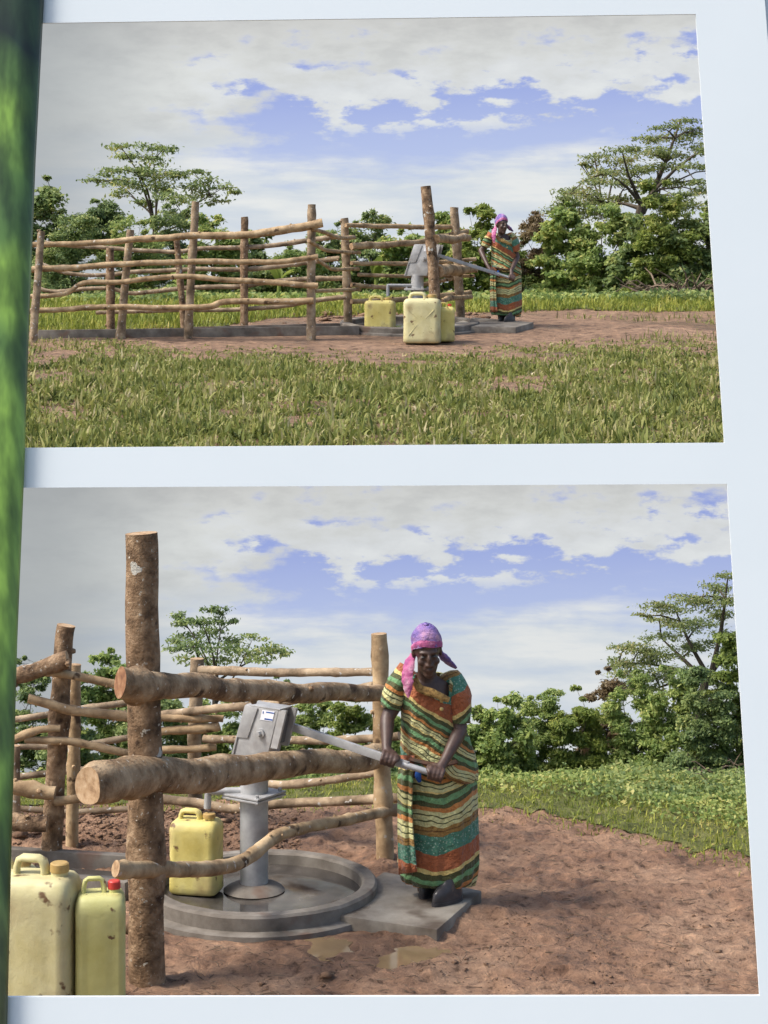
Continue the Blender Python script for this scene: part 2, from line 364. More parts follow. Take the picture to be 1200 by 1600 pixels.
# retaining bank that carries the front of the rise, and the plain far around
b = MB(); b.box((-11, 16.75, -1.5), (11, 16.95, 1.78)); tag(b.build('bank', M['underbrush']), kind='structure')
b = MB(); b.add([(-400, -60, -1.5), (400, -60, -1.5), (400, 700, -1.5), (-400, 700, -1.5)], [(0, 1, 2, 3)]); tag(b.build('plain', M['turf']), kind='structure')

def sky_sheet(Y, x0, x1, z0, z1, mat, bow):
    nx, nz_ = 48, 24; V = []; UV = []
    for j in range(nz_ + 1):
        for i in range(nx + 1):
            x = x0 + (x1 - x0) * i / nx; z = z0 + (z1 - z0) * j / nz_
            t = (x - (x0 + x1) / 2) / ((x1 - x0) / 2)
            V.append((x, Y - bow * t * t, z)); UV.append((x / Y * F / 1000 + .6, ((CZ - z) / Y * F + CY) / 1000))
    i = np.arange(nx * nz_); r = i // nx; c = i % nx; a = r * (nx + 1) + c
    faces = np.stack([a, a + 1, a + nx + 2, a + nx + 1], 1)
    o = np_mesh('sky', V, faces, mat, None, True)
    uvl = o.data.uv_layers.new(name='UVMap')
    uvl.data.foreach_set('uv', np.array([UV[k] for k in faces.ravel()], dtype=np.float32).ravel())
    return tag(o, kind='structure')
SKY_UP, SKY_LOW = .66, .63
sky_sheet(54, -26, 26, 3.2, 24, skymat('cloudy_sky_over_the_rise', 0.0, 0.0, SKY_UP), 6)
sky_sheet(16.6, -5.6, 5.6, -1.45, 1.885, skymat('cloudy_sky_over_the_yard', .712, .02, SKY_LOW), .5)

# ------------------------------------------------------------------ the book page and its neighbours
IY1, IY0 = 1 / 6.0, 1 / 6.89
def pageY(py): return 1 / (IY0 + (IY1 - IY0) * (py - 22) / (1600 - 22))
def PG(px, py, off=0):
    return P(px, py, pageY(py)) + Vector((0, off, 0))
xs = [20, 1200]
def page_cell(mbd, quad, th=.012):
    q = [PG(*p) for p in quad]; mbd.prism(q, (0, th, 0))
pr = thing('book_page', 'tall white page with two wide picture openings, leaning slightly back', 'page', (0, 6.0, 0))
UT = [(20, 36.6), (1087, 22), (1132, 692), (0, 700.3)]
LT = [(0, 762.2), (1136, 756), (1187, 1556), (-10, 1558)]
er = lambda py: 1195 + .0755 * py                    # outer edge of the page
cells = [[(-30, -150), (er(-150), -150), (er(22), 22), (1087, 22), (20, 36.6), (-30, 37.3)],
         [(1087, 22), (er(22), 22), (er(692), 692), (1132, 692)],
         [(-30, 700.5), (1132, 692), (er(692), 692), (er(756), 756), (1136, 756), (-30, 762.4)],
         [(1136, 756), (er(756), 756), (er(1556), 1556), (1187, 1556)],
         [(-30, 1558), (1187, 1556), (er(1556), 1556), (er(2040), 2040), (-30, 2040)]]
b = MB()
for c in cells: page_cell(b, c)
b.build('sheet', M['paper'], pr, smooth=False)
# the next leaf of the book, showing past the page's outer edge
b = MB(); q = [PG(er(-150) - 60, -150, .03), PG(er(-150) + 60, -150, .03), PG(er(2040) + 60, 2040, .03), PG(er(2040) - 60, 2040, .03)]
b.prism(q, (0, .01, 0))
tag(rebase(b.build('book_page', M['paper'], smooth=False), (1.45, 6.0, 0)), 'narrow white edge of the next page behind the tall page', 'page')
# facing page: bulges out of the gutter, printed edge to edge with a blurred grass picture
def facing_mat():
    m, N, L, b = newmat('printed_grass_picture')
    tc = N.new('ShaderNodeTexCoord'); co = tc.outputs['Object']; sp = N.new('ShaderNodeSeparateXYZ'); L.new(co, sp.inputs[0])
    mp = N.new('ShaderNodeMapping'); mp.inputs['Scale'].default_value = (7, 7, 1.1); mp.inputs['Rotation'].default_value = (0, .12, 0); L.new(co, mp.inputs[0])
    n = nz(N, L, mp.outputs[0], 2.2, 3, .5); n2 = nz(N, L, co, 1.6, 2, .5)
    s = N.new('ShaderNodeMath'); s.operation = 'MULTIPLY_ADD'; s.inputs[1].default_value = .9; L.new(n2.outputs[0], s.inputs[0])
    zz = N.new('ShaderNodeMapRange'); zz.inputs[1].default_value = 0; zz.inputs[2].default_value = 4.6; L.new(sp.outputs[2], zz.inputs[0])
    s2 = N.new('ShaderNodeMath'); s2.operation = 'ADD'; s2.inputs[1].default_value = -.45; L.new(zz.outputs[0], s2.inputs[0]); L.new(s2.outputs[0], s.inputs[2])
    lo = ramp(N, [(.0, (.1, .09, .03)), (.16, (.13, .16, .05)), (.34, (.1, .18, .04)), (.5, (.16, .3, .04)), (.66, (.2, .36, .05)), (.74, (.07, .15, .03)), (.86, (.012, .03, .016)), (.97, (.02, .045, .015)), (1, (.05, .09, .025))]); L.new(s.outputs[0], lo.inputs[0])
    st = ramp(N, [(.35, (.22, .23, .22)), (.5, (.68, .66, .7)), (.66, (1.6, 1.45, 1.6))]); L.new(n.outputs[0], st.inputs[0])
    L.new(mixc(N, L, .8, lo.outputs[0], st.outputs[0], 'MULTIPLY'), b.inputs['Base Color']); b.inputs['Roughness'].default_value = .35
    return m
sil = [(-150, 70), (0, 64), (250, 51), (500, 41), (760, 32), (1000, 22), (1350, 12), (1600, 6), (2030, -8)]
rings = []
for py, px in sil:
    Y = pageY(py); e = P(px, py, Y - .045); row = []
    for k in range(13):
        a = k / 12
        # rolls towards the viewer out of the gutter, then flattens away to the side
        ang = math.pi * .5 * min(1, a * 2.2)
        x = e.x - (.12 * (1 - math.cos(ang)) + max(0, a - .45) * 2.0); y = e.y + .03 - .05 * math.sin(ang) - max(0, a - .45) * .05
        row.append(Vector((x, y, e.z)))
    rings.append(row)
b = MB(); b.loft(rings, closed=False, cap=(False, False)); fp = b.build('book_page', facing_mat(), smooth=True, angle=None)
sol = fp.modifiers.new('s', 'SOLIDIFY'); sol.thickness = .012; sol.offset = 0
tag(rebase(fp, (-1.7, 5.9, 0)), 'curved facing page printed with a blurred green grass picture', 'page')

# ------------------------------------------------------------------ logs and fences
LOGN = [0]
def log(name, pts, rad, parent, bark='bark', cut='cut', rough=.12, n=12, knots=2, endcut=0., wander=.35, chop=False, slant=0.):
    """pts: world points, rad: radius or radii in metres; a crooked pole with sawn ends and knots"""
    LOGN[0] += 1; rnd = random.Random(LOGN[0])
    r0 = rad if not hasattr(rad, '__len__') else max(rad)
    path, rr = spline(pts, rad, max(r0 * 1.1, .025))
    L = len(path); k0 = rnd.random() * 9
    for i in range(1, L - 1):                                       # the pole wanders a little
        w = Vector((noise.noise(path[i] * 2.2 + Vector((k0, 0, 0))), 0, noise.noise(path[i] * 2.2 + Vector((0, k0, 3)))))
        path[i] = path[i] + w * r0 * wander
    for _ in range(knots):
        c = rnd.randrange(1, max(2, L - 1))
        for d, g in ((-1, 1.06), (0, 1.16), (1, 1.06)):
            if 0 <= c + d < L: rr[c + d] *= g
    b = MB(); b.tube(path, rr, n, 0, (False, True), 1, rough, k0)
    if chop:                                                       # axe-hewn, tapering end
        for i in range(n):
            v = Vector(b.v[i]); b.v[i] = tuple(path[0] + (v - path[0]) * (.8 + .16 * noise.noise(v * 9)))
            v = Vector(b.v[n + i]); b.v[n + i] = tuple(path[1] + (v - path[1]) * (.95 + .08 * noise.noise(v * 9)))
    if slant:                                                      # saw cut turned across the log
        t = (path[0] - path[2]).normalized()
        for i in range(n):
            v = Vector(b.v[i]); b.v[i] = tuple(v - t * ((v - path[0]).x / t.x) * slant)
    if endcut:                                                     # slanting saw cut at the first end
        nn = n; t = (path[0] - path[min(2, L - 1)]).normalized()
        for i in list(range(nn)):
            v = Vector(b.v[i]); s = (v - path[0]).z / rr[0]
            b.v[i] = tuple(v + t * s * endcut * rr[0])
    ring0 = [Vector(b.v[i]) for i in range(n)]; c0 = sum(ring0, Vector()) / n
    b.add(ring0 + [c0 - (c0 - path[min(2, L - 1)]).normalized() * rr[0] * (.12 if chop else .02)], [((i + 1) % n, i, n) for i in range(n)], 1)
    for _ in range(knots):                                          # branch stubs
        c = rnd.randrange(0, L); t = (path[min(c + 1, L - 1)] - path[max(c - 1, 0)]).normalized()
        d = Vector((rnd.uniform(-1, 1), rnd.uniform(-1, .2), rnd.uniform(-1, 1))); d = (d - t * d.dot(t)).normalized()
        p = path[c]; r = rr[c]
        b.tube([p + d * r * .5, p + d * r * 1.12, p + d * r * 1.3], [r * .36, r * .3, r * .22], 7, 0, (False, True), 1, .1, k0)
    o = b.build(name, [M[bark], M[cut]], parent, True, 50)
    return o
def pxlog(name, pp, wpx, parent, **kw):
    """pp: (px, py, Y) triples; wpx: thickness in photo pixels at the first and last point"""
    pts = [P(*q) for q in pp]
    n = len(pp); w = wpx if hasattr(wpx, '__len__') else (wpx, wpx)
    rad = [(w[0] + (w[1] - w[0]) * i / (n - 1)) * .5 * q[2] / F for i, q in enumerate(pp)]
    return log(name, pts, rad, parent, **kw)
def run(fence, y0, x0, y1, x1, rails, **kw):
    """rails spanning between two depths: points (px, py) get their depth from px"""
    for pp, w in rails:
        pxlog('rail', [(x, y, y0 + (y1 - y0) * (x - x0) / (x1 - x0)) for x, y in pp], w, fence, **kw)
def post(fence, top, base, w, up, dz=.1, **kw):
    g = (gu if up else gl)(*base); Y = g.y
    foot = g - Vector((0, 0, dz))
    log('post', [foot, (g + P(top[0], top[1], Y)) / 2, P(top[0], top[1], Y)], [w * .54 * Y / F, w * .5 * Y / F, w * .47 * Y / F], fence, rough=.08, wander=.12, **kw)
    return Y

# --- upper yard: front run, back run, short side run, run behind the pump, entrance
YF = gu(100, 529).y - .1
f = thing('log_fence', 'long front run of rough pole fence beside the grass, four thin rails on leaning posts', 'fence', gu(190, 528))
for t, bs, w in (((65, 361), (51, 532), 12), ((204, 359), (187, 528), 12.5), ((306, 315), (293, 527), 12.5), ((487, 319.5), (486, 529), 13.5)):
    post(f, t, bs, w, True, bark='bark_grey')
run(f, YF, 40, YF - .05, 500, [
    ([(44, 381), (122, 381), (175, 378), (245, 372), (297, 369), (367, 369), (420, 362), (477, 353), (504, 348)], (8, 14)),
    ([(38, 422), (105, 418), (189, 413), (297, 409), (420, 409), (477, 405), (497, 401)], (10, 8)),
    ([(44, 464), (101, 459), (130, 442), (189, 441), (273, 432), (350, 437), (420, 441), (497, 446)], (7, 9.5)),
    ([(38, 488), (105, 483), (168, 480), (315, 480), (350, 472), (420, 471), (490, 470)], (8, 10.5))], bark='bark_tan')
YB = gu(100, 517).y + .15
f = thing('log_fence', 'rear run of the pole fence in front of the dark bushes, beyond the concrete drain', 'fence', gu(280, 519))
for t, bs, w in (((172, 388), (173, 523), 13), ((275, 366), (289, 521), 10), ((382, 339), (381, 516), 12)):
    post(f, t, bs, w, True, bark='bark')
run(f, YB, 60, YB, 560, [
    ([(70, 378), (94, 382), (206, 390), (273, 394), (315, 389), (420, 384), (488, 375), (528, 369)], (6, 8)),
    ([(61, 411), (105, 427), (164, 430), (210, 425), (280, 422), (315, 420), (374, 422), (420, 418), (477, 411), (530, 404)], (6, 8)),
    ([(61, 450), (87, 455), (168, 450), (210, 458), (290, 450), (371, 447), (446, 438), (535, 435)], (6, 8)),
    ([(150, 489), (245, 486), (350, 484), (420, 480), (477, 472), (540, 464)], (6, 8))], bark='bark_grey')
f = thing('log_fence', 'short side run of curved poles joining two posts of the pole fence near the cans', 'fence', gu(545, 513))
Y4 = post(f, (538, 341), (545, 513), 13, True, bark='bark_grey')
run(f, YF - .05, 486, Y4 - .15, 550, [
    ([(488, 358), (510, 364), (530, 371), (554, 371)], (6, 7)), ([(482, 376), (500, 386), (515, 392), (562, 395)], (6, 6)),
    ([(496, 406), (510, 416), (523, 421), (560, 420)], (5, 6)), ([(492, 455), (530, 454), (562, 452)], (6, 6))], bark='bark_tan')
f = thing('log_fence', 'pole fence behind the grey hand pump with six rails', 'fence', gu(720, 502))
Y5 = post(f, (710, 324), (720, 502), 14, True, bark='bark_grey')
run(f, Y4 - .14, 545, Y5 + .22, 735, [
    ([(540, 352), (620, 354), (709, 355)], (7, 8)), ([(549, 385), (610, 382), (664, 376), (730, 362)], (11, 8)),
    ([(549, 411), (638, 412), (743, 405)], (7, 6)), ([(560, 429), (634, 431), (741, 431)], (6, 5)),
    ([(549, 445), (630, 449), (707, 435)], (7, 6)), ([(549, 471), (634, 467), (735, 457)], (8, 8))], bark='bark_tan')
f = thing('fence_entrance', 'thick leaning post with short stout logs, standing behind the pale can', 'fence', gu(684, 520))
YT = post(f, (665, 291), (686, 521), 17, True, bark='bark')
for pp, w in (([(681, 374), (706, 373), (732, 372)], (15, 11)), ([(683, 424), (712, 422), (742, 420)], (20, 13)), ([(690, 471), (705, 466), (722, 466), (736, 464)], (9, 7))):
    pxlog('rail', [(x, y, YT - .05 + (Y5 - .08 - YT) * (x - 681) / 50) for x, y in pp], w, f, bark='bark_tan', endcut=.25)

# --- lower yard
f = thing('log_fence', 'stout near fence bay: tall thick spotted post with three heavy logs beside the yellow cans', 'fence', gl(231, 1535))
YL = post(f, (221, 833), (231, 1533), 54, False, bark='bark', n=20, knots=1)
YR = post(f, (592, 990), (602, 1341), 26, False, bark='bark_tan', n=14)
def near(x): return YL - .29 + (YR - .1 - YL + .29) * (x - 200) / 390
for pp, w, kw in (
    ([(188, 1067), (240, 1071), (300, 1074), (420, 1080), (520, 1083), (606, 1082)], (47, 23), dict(cut='cut_red', slant=.38)),
    ([(138, 1228), (170, 1222), (240, 1216), (330, 1207), (430, 1197), (510, 1188), (600, 1178)], (70, 30), dict(chop=True, slant=.12)),
    ([(181, 1357), (260, 1357), (340, 1356), (378, 1345), (420, 1315), (450, 1300), (520, 1284), (624, 1267)], (27, 16), dict(slant=.3))):
    pxlog('rail', [(x, y, near(x)) for x, y in pp], w, f, bark='bark_tan' if w[0] < 40 else 'bark_pale', n=24, knots=4, rough=.16, **kw)
YM = 12.0
f = thing('log_fence', 'back pole fence behind the pump column in the lower yard, lichen spotted post', 'fence', P(308, 1285, YM))
log('post', [Vector((P(308, 0, YM).x, YM, -.1)), P(307, 1180, YM), P(308, 1029, YM)], [.047, .044, .042], f, bark='bark_grey', rough=.08)
run(f, YM - .06, 255, YR + .16, 600, [
    ([(312, 1048), (380, 1049), (448, 1050), (584, 1049)], (14, 13)), ([(250, 1118), (345, 1107), (430, 1098), (584, 1072)], (12, 15)),
    ([(318, 1154), (375, 1155), (448, 1157), (540, 1155), (624, 1150)], (12, 13)),
    ([(421, 1225), (445, 1226), (487, 1222), (596, 1206)], (13, 12)),
    ([(245, 1249), (310, 1256), (372, 1263), (448, 1255), (624, 1247)], (14, 15))], bark='bark_grey', n=14)
run(f, YM - .14, 255, YM - .12, 600, [
    ([(206, 1121), (255, 1122), (300, 1124), (349, 1123)], (12, 11)), ([(206, 1152), (255, 1143), (300, 1139), (343, 1134)], (11, 15)),
    ([(206, 1176), (255, 1172), (300, 1171), (338, 1167)], (12, 11))], bark='bark_tan', n=14)
f = thing('log_fence', 'dark leaning post bay of pole fence behind the two large cans', 'fence', gl(78, 1345))
YQ = post(f, (103, 977), (77, 1347), 31, False, bark='bark', n=16)
post(f, (118, 1038), (112, 1331), 19, False, bark='bark_tan', n=14)
post(f, (24, 1165), (25, 1322), 15, False, bark='bark_grey', n=12)
for pp, w, c in (
    ([(-30, 1075), (22, 1057), (70, 1042), (106, 1030)], (22, 26), 'bark'), ([(12, 1228), (50, 1232), (86, 1239)], (22, 22), 'bark_tan'),
    ([(5, 1281), (40, 1285), (74, 1287)], (20, 25), 'bark')):
    pxlog('rail', [(x, y, YQ - .13) for x, y in reversed(pp)], w[::-1], f, bark=c, n=16, endcut=.15)
for pp, w in (([(52, 1049), (85, 1052), (114, 1056), (200, 1073)], (12, 13)), ([(44, 1091), (75, 1099), (114, 1110), (200, 1121)], (15, 15)),
              ([(38, 1155), (80, 1156), (120, 1159), (200, 1177)], (11, 13)), ([(15, 1158), (60, 1141), (94, 1138)], (13, 11)),
              ([(84, 1252), (110, 1249), (200, 1236)], (13, 14))):
    pxlog('rail', [(x, y, YQ - .14 + (x - 50) / 150 * .1) for x, y in pp], w, f, bark='bark_tan', n=14, endcut=.2)
run(f, YM - .25, 0, YM - .1, 255, [
    ([(10, 1125), (72, 1116), (132, 1107), (205, 1097)], (10, 11)), ([(10, 1167), (60, 1166), (108, 1167), (150, 1161), (205, 1152)], (9, 10)),
    ([(10, 1216), (60, 1210), (162, 1200), (205, 1198)], (11, 10)), ([(20, 1262), (90, 1269), (150, 1267), (205, 1263)], (9, 10))], bark='bark_grey')

# ------------------------------------------------------------------ concrete aprons
def ring_profile(b, c, prof, n=72, M4=None):
    rings = []
    for (r, z) in prof:
        rings.append([Vector((c[0] + r * math.cos(2 * math.pi * k / n), c[1] + r * math.sin(2 * math.pi * k / n), c[2] + z)) for k in range(n)])
    b.loft(rings, 0, (False, False))
def apron(name, label, c, ro, tilt, drain, slab):
    t = thing(name, label, 'concrete apron', c)
    T = Matrix.Translation(c) @ Matrix.Rotation(tilt, 4, 'X') @ Matrix.Translation(-Vector(c))
    w = .085 * ro / .63
    b = MB(); ring_profile(b, c, [(ro, -.1), (ro, .082), (ro - .012, .095), (ro - w + .012, .095), (ro - w, .083), (ro - w - .004, -.05)]); b.xf(T)
    for i, v in enumerate(b.v): b.v[i] = tuple(Vector(v) + Vector((noise.noise(Vector(v) * 6), noise.noise(Vector(v) * 6 + Vector((5, 0, 0))), .6 * noise.noise(Vector(v) * 9))) * .006)
    b.build('kerb', M['concrete'], t, True, 35)
    b = MB(); ring_profile(b, c, [(ro + .07, -.1), (ro + .06, .006), (ro - .03, .02)], 64); b.xf(T); b.build('foundation', M['concrete'], t, True, 35)
    b = MB(); ring_profile(b, c, [(ro - w + .02, .03), (ro * .4, .022), (.01, .026)], 64); b.xf(T); b.build('wet_floor', M['wet'], t, True, 60)
    for (p, q, wd, h, nm) in drain:
        d = (q - p).normalized(); s = Vector((-d.y, d.x, 0)) * wd / 2
        b = MB(); b.prism([p - s - Vector((0, 0, .08)), q - s - Vector((0, 0, .08)), q + s - Vector((0, 0, .08)), p + s - Vector((0, 0, .08))], (0, 0, .08 + h))
        b.build(nm, M['wet'] if nm == 'drain_floor' else M['concrete'], t, True, 35, bevel=.008)
    b = MB(); b.prism([Vector((p.x, p.y, p.z - .08)) for p in slab[0]], (0, 0, .08 + slab[1]))
    b.build('standing_slab', M['concrete_dry'], t, True, 35, bevel=.012)
    return t
g1, g2 = gl(210, 1362), gl(-60, 1345)
apron('pump_apron', 'round wet concrete apron with raised kerb around the pump in the lower yard', RC, RO, 0,
      [(gl(200, 1400), gl(-60, 1372), .07, .08, 'drain_kerb'), (gl(215, 1358), gl(-60, 1341), .07, .08, 'drain_kerb'), (gl(212, 1378) , gl(-60, 1356), .2, .02, 'drain_floor')],
      ([gl(505, 1440), gl(683, 1466), gl(753, 1404), gl(600, 1374)], .045))
UC = gu(640, 512); UR = 1.02
TILT = math.atan(.09533)
up_slab = [gu(690, 517), gu(806, 519), gu(834, 511), gu(740, 503)]
apron('pump_apron', 'low round concrete apron and long drain on the rise beside the pole fence', UC, UR, TILT,
      [(gu(560, 520), gu(60, 527), .22, .1, 'drain_kerb'), (gu(540, 512), gu(300, 518.5), .16, .07, 'drain_kerb')], (up_slab, .07))

# ------------------------------------------------------------------ hand pumps
def pump(label, base, col_h, head_s, theta, spout, handle, s=1.0, group=None):
    t = thing('hand_pump', label, 'pump', base)
    a = Vector((math.cos(theta), -math.sin(theta), 0)); d = Vector((math.sin(theta), math.cos(theta), 0)); z = Vector((0, 0, 1)); B = Vector(base)
    r = .077 * s
    b = MB(); b.tube([B, B + z * .012 * s, B + z * .03 * s, B + z * .04 * s], [.165 * s, .155 * s, .125 * s, .09 * s], 28, rough=.05); b.build('pedestal', M['concrete'], t)
    b = MB(); b.tube([B + z * .02, B + z * col_h * .6, B + z * (col_h + .02)], r, 28); col = b.build('column', M['steel'], t)
    zf = col_h * .72
    for dz in (0, .016):
        b = MB(); w = .125 * s
        b.prism([B + a * x * w + d * y * w + z * (zf + dz) for x, y in ((-1, -1), (1, -1), (1, 1), (-1, 1))], z * .012 * s); b.build('flange', M['steel'], t, True, 30, bevel=.003)
    for sx in (-1, 1):
        for sy in (-1, 1):
            p = B + a * sx * .1 * s + d * sy * .1 * s + z * (zf - .012); b = MB(); b.tube([p, p + z * .055 * s], .011 * s, 6); b.build('flange_bolt', M['steel'], t)
    k = head_s; th = .055 * k
    def A(x, h, o=0): return B + a * x * k + d * o + z * (col_h + h * k)
    poly = [(-.119, 0), (.119, 0), (.212, .31), (-.013, .31)]
    b = MB(); b.prism([A(x, h, -th) for x, h in poly], d * 2 * th); hd = b.build('head', M['steel'], t, True, 30, bevel=.004 * k)
    cov = [(-.121, .0), (-.104, .004), (-.066, .132), (.004, .136), (.074, .305), (-.014, .312)]
    b = MB(); b.prism([A(x, h, -th - .008 * k) for x, h in cov], d * .012 * k); b.build('cover_plate', M['steel'], hd, True, 30, bevel=.002 * k)
    b = MB(); b.prism([A(x, h, -th * 1.02) for x, h in ((-.013, .309), (.222, .309), (.224, .317), (-.011, .317))], d * 2.04 * th); b.build('lid', M['steel'], hd, True, 30, bevel=.002 * k)
    b = MB(); b.prism([A(x, h, -th * .62) for x, h in ((.17, .12), (.206, .27), (.218, .27), (.182, .12))], d * 1.24 * th); b.build('handle_slot', M['steel_dark'], hd, True, 30)
    for o in (-1, 1):
        b = MB(); b.prism([A(x, h, o * th * .82 - th * .14) for x, h in ((.155, .1), (.2, .1), (.262, .31), (.212, .31))], d * .28 * th); b.build('side_cheek', M['steel'], hd, True, 30)
    bo = B + a * .093 * k + z * (col_h + .172 * k) - d * th
    b = MB(); b.tube([bo + d * .004, bo - d * .012 * k], .026 * k, 20); b.tube([bo, bo - d * .034 * k], .015 * k, 6); b.build('pivot_bolt', M['steel'], hd, True, 30)
    b = MB(); b.prism([A(x, h, -th - .003 * k) for x, h in ((.087, .245), (.172, .245), (.188, .299), (.103, .299))], d * .0026 * k); pl = b.build('name_plate', M['plate'], hd, False)
    for x0, x1, h0, h1_ in ((.118, .172, .25, .257), (.13, .184, .288, .294), (.106, .112, .28, .293)):
        sh = lambda x, h: x + (h - .25) * .3
        b = MB(); b.prism([A(x, h, -th - .0042 * k) for x, h in ((x0, h0), (x1, h0), (x1 + .002, h1_), (x0 + .002, h1_))], d * .001 * k); b.build('plate_print', M['blue_cloth'], hd, False)
    p0, p1 = spout; b = MB(); q = B + z * zf * 1.0 + z * .035
    sp = [B + z * (p0.z - B.z), Vector((p0.x, p0.y, p0.z)) + Vector((.02, 0, 0)), p0, p0 + Vector((0, 0, -.02)), p1]
    b.tube(sp, .02 * s, 14); b.build('spout', M['steel'], t)
    h0, h1v, h2 = handle
    dv = (h1v - h0).normalized(); side = dv.cross(z).normalized(); upv = side.cross(dv)
    b = MB(); hw, hh = .011 * s, .021 * s
    b.prism([h0 + side * x * hw + upv * y * hh for x, y in ((-1, -1), (1, -1), (1, 1), (-1, 1))], (h1v - h0)); hb = b.build('handle_bar', M['steel'], t, True, 30, bevel=.002)
    b = MB(); b.tube([h1v - dv * .03, h1v, h2], [.02 * s, .0165 * s, .0165 * s], 14); b.build('handle_grip', M['steel'], t)
    return t
m_, N_, L_, b_ = newmat('white_plate'); b_.inputs['Base Color'].default_value = (.7, .71, .74, 1); b_.inputs['Roughness'].default_value = .35; M['plate'] = m_
PB = P(397, 1388, 10.45); PB.z = .03
HW = 10.26                                          # where the lower woman stands
hand_a, hand_b = P(607, 1187, HW - .27), P(681, 1210, HW - .29)
pump('grey steel hand pump with tall slanted head standing in the lower wet apron', PB, .70, 1.0, R(35),
     (P(325, 1237, 10.42), P(324, 1263, 10.42)), (P(437, 1129, 10.42), hand_a + (hand_b - hand_a) * .42, hand_b + (hand_b - hand_a) * .05))
UPB = P(652, 505, 27.9); UPB.z = zu(27.9) + .02
UW = 28.4
uh_a, uh_b = P(768, 425, UW - .32), P(800, 435, UW - .34)
pump('grey steel hand pump behind the thick leaning post on the rise', UPB, P(0, 431, 27.9).z - UPB.z, 1.44, R(20),
     (P(606, 446, 27.8), P(606, 463, 27.8)), (P(672, 395, 27.8), uh_a + (uh_b - uh_a) * .4, uh_b), 1.2)

# ------------------------------------------------------------------ jerrycans
def can(label, c, w, d, h, yaw, mat, cap='can_cap', tilt=0, ribs=False):
    t = thing('jerrycan', label, 'jerrycan', c, 'yellow jerrycans')
    X = Matrix.Translation(c) @ Matrix.Rotation(yaw, 4, 'Z') @ Matrix.Rotation(tilt, 4, 'Y')
    n = 48
    def ringz(z, sw, sd, e=6, pinch=0):
        out = []
        for k in range(n):
            a = 2 * math.pi * (k + .5) / n; cs, sn = math.cos(a), math.sin(a)
            x = abs(cs) ** (2 / e) * (1 if cs > 0 else -1); y = abs(sn) ** (2 / e) * (1 if sn > 0 else -1)
            g = 1 - pinch * math.exp(-((abs(x) - .55) / .06) ** 2)          # two upright grooves on the broad faces
            out.append(X @ Vector((x * w / 2 * sw, y * d / 2 * sd * g, z * h)))
        return out
    prof = [(0, .86, .8, 0), (.012, .95, .92, 0), (.04, 1, 1, 0), (.1, 1, 1, .03), (.3, .99, .985, .05), (.5, .985, .98, .05), (.7, .995, .99, .05), (.78, 1, 1, .02), (.82, .985, .97, 0), (.86, .93, .88, 0), (.885, .84, .76, 0), (.893, .7, .6, 0)]
    b = MB(); b.loft([ringz(z, sw, sd, 6, p) for z, sw, sd, p in prof])
    body = b.build('body', M[mat], t, True, 60)
    b = MB()
    hp = [(-.33, .87), (-.33, .93), (-.30, .975), (-.24, .99), (-.02, .99), (.04, .975), (.07, .93), (.07, .87)]
    b.tube([X @ Vector((x * w, 0, z * h)) for x, z in hp], .05 * w, 10, flat=1.5); b.build('handle', M[mat], t, True, 60)
    b = MB(); q = [X @ Vector((.27 * w, 0, z * h)) for z in (.88, .925)]; b.tube(q, .115 * w, 20); b.build('neck', M[mat], t, True, 40)
    b = MB(); q = [X @ Vector((.27 * w, 0, z * h)) for z in (.915, .925, .965, .972)]; b.tube(q, [.125 * w, .13 * w, .125 * w, .105 * w], 20, rough=.0); b.build('cap', M[cap], t, True, 40)
    # diagonal pressed ribs on the broad face
    for sx in (-1, 1) if ribs else ():
        for (z0, z1) in ((.16, .36), (.66, .5)):
            b = MB(); b.tube([X @ Vector((sx * .34 * w, -d * .488, z0 * h)), X @ Vector((sx * .12 * w, -d * .484, z1 * h))], .012 * w, 8, flat=.8); b.build('pressed_rib', M[mat], t, True, 60)
    return t
g = P(307, 1386, 10.42); g.z = .03
can('grimy yellow jerrycan standing on the wet floor under the pump spout', g, .268, .2, .44, R(-12), 'can')
y = 8.62; g = P(63, 0, y); g.z = .01
can('big stained pale jerrycan with brown cap in front of the dark leaning post', g, .335, .27, .71, R(-10), 'can_pale')
y = 8.62; g = P(157, 0, y); g.z = .0
can('slim lime yellow jerrycan with a red cap touching the thick spotted post', g, .225, .21, .63, R(8), 'can_lime', 'red_cap')
y = 9.25; g = P(10, 0, y); g.z = .0
can('jerrycan mostly hidden behind the big stained can, only its handle showing', g, .3, .22, .55, R(10), 'can_pale')
g = gu(594, 519); g.z -= .01
can('yellow jerrycan standing on the round apron of the rise below the pump spout', g, .435, .3, .52, R(-8), 'can')
g = gu(660, 535); g.z -= .01
can('large pale jerrycan with a broad stained face in front of the thick leaning post', g, .505, .36, .68, R(-6), 'can_pale', ribs=True)
g = gu(696, 532.5); g.z -= .01
can('narrow jerrycan with a red cap tucked behind the large pale can', g, .22, .3, .53, R(10), 'can', 'red_cap')

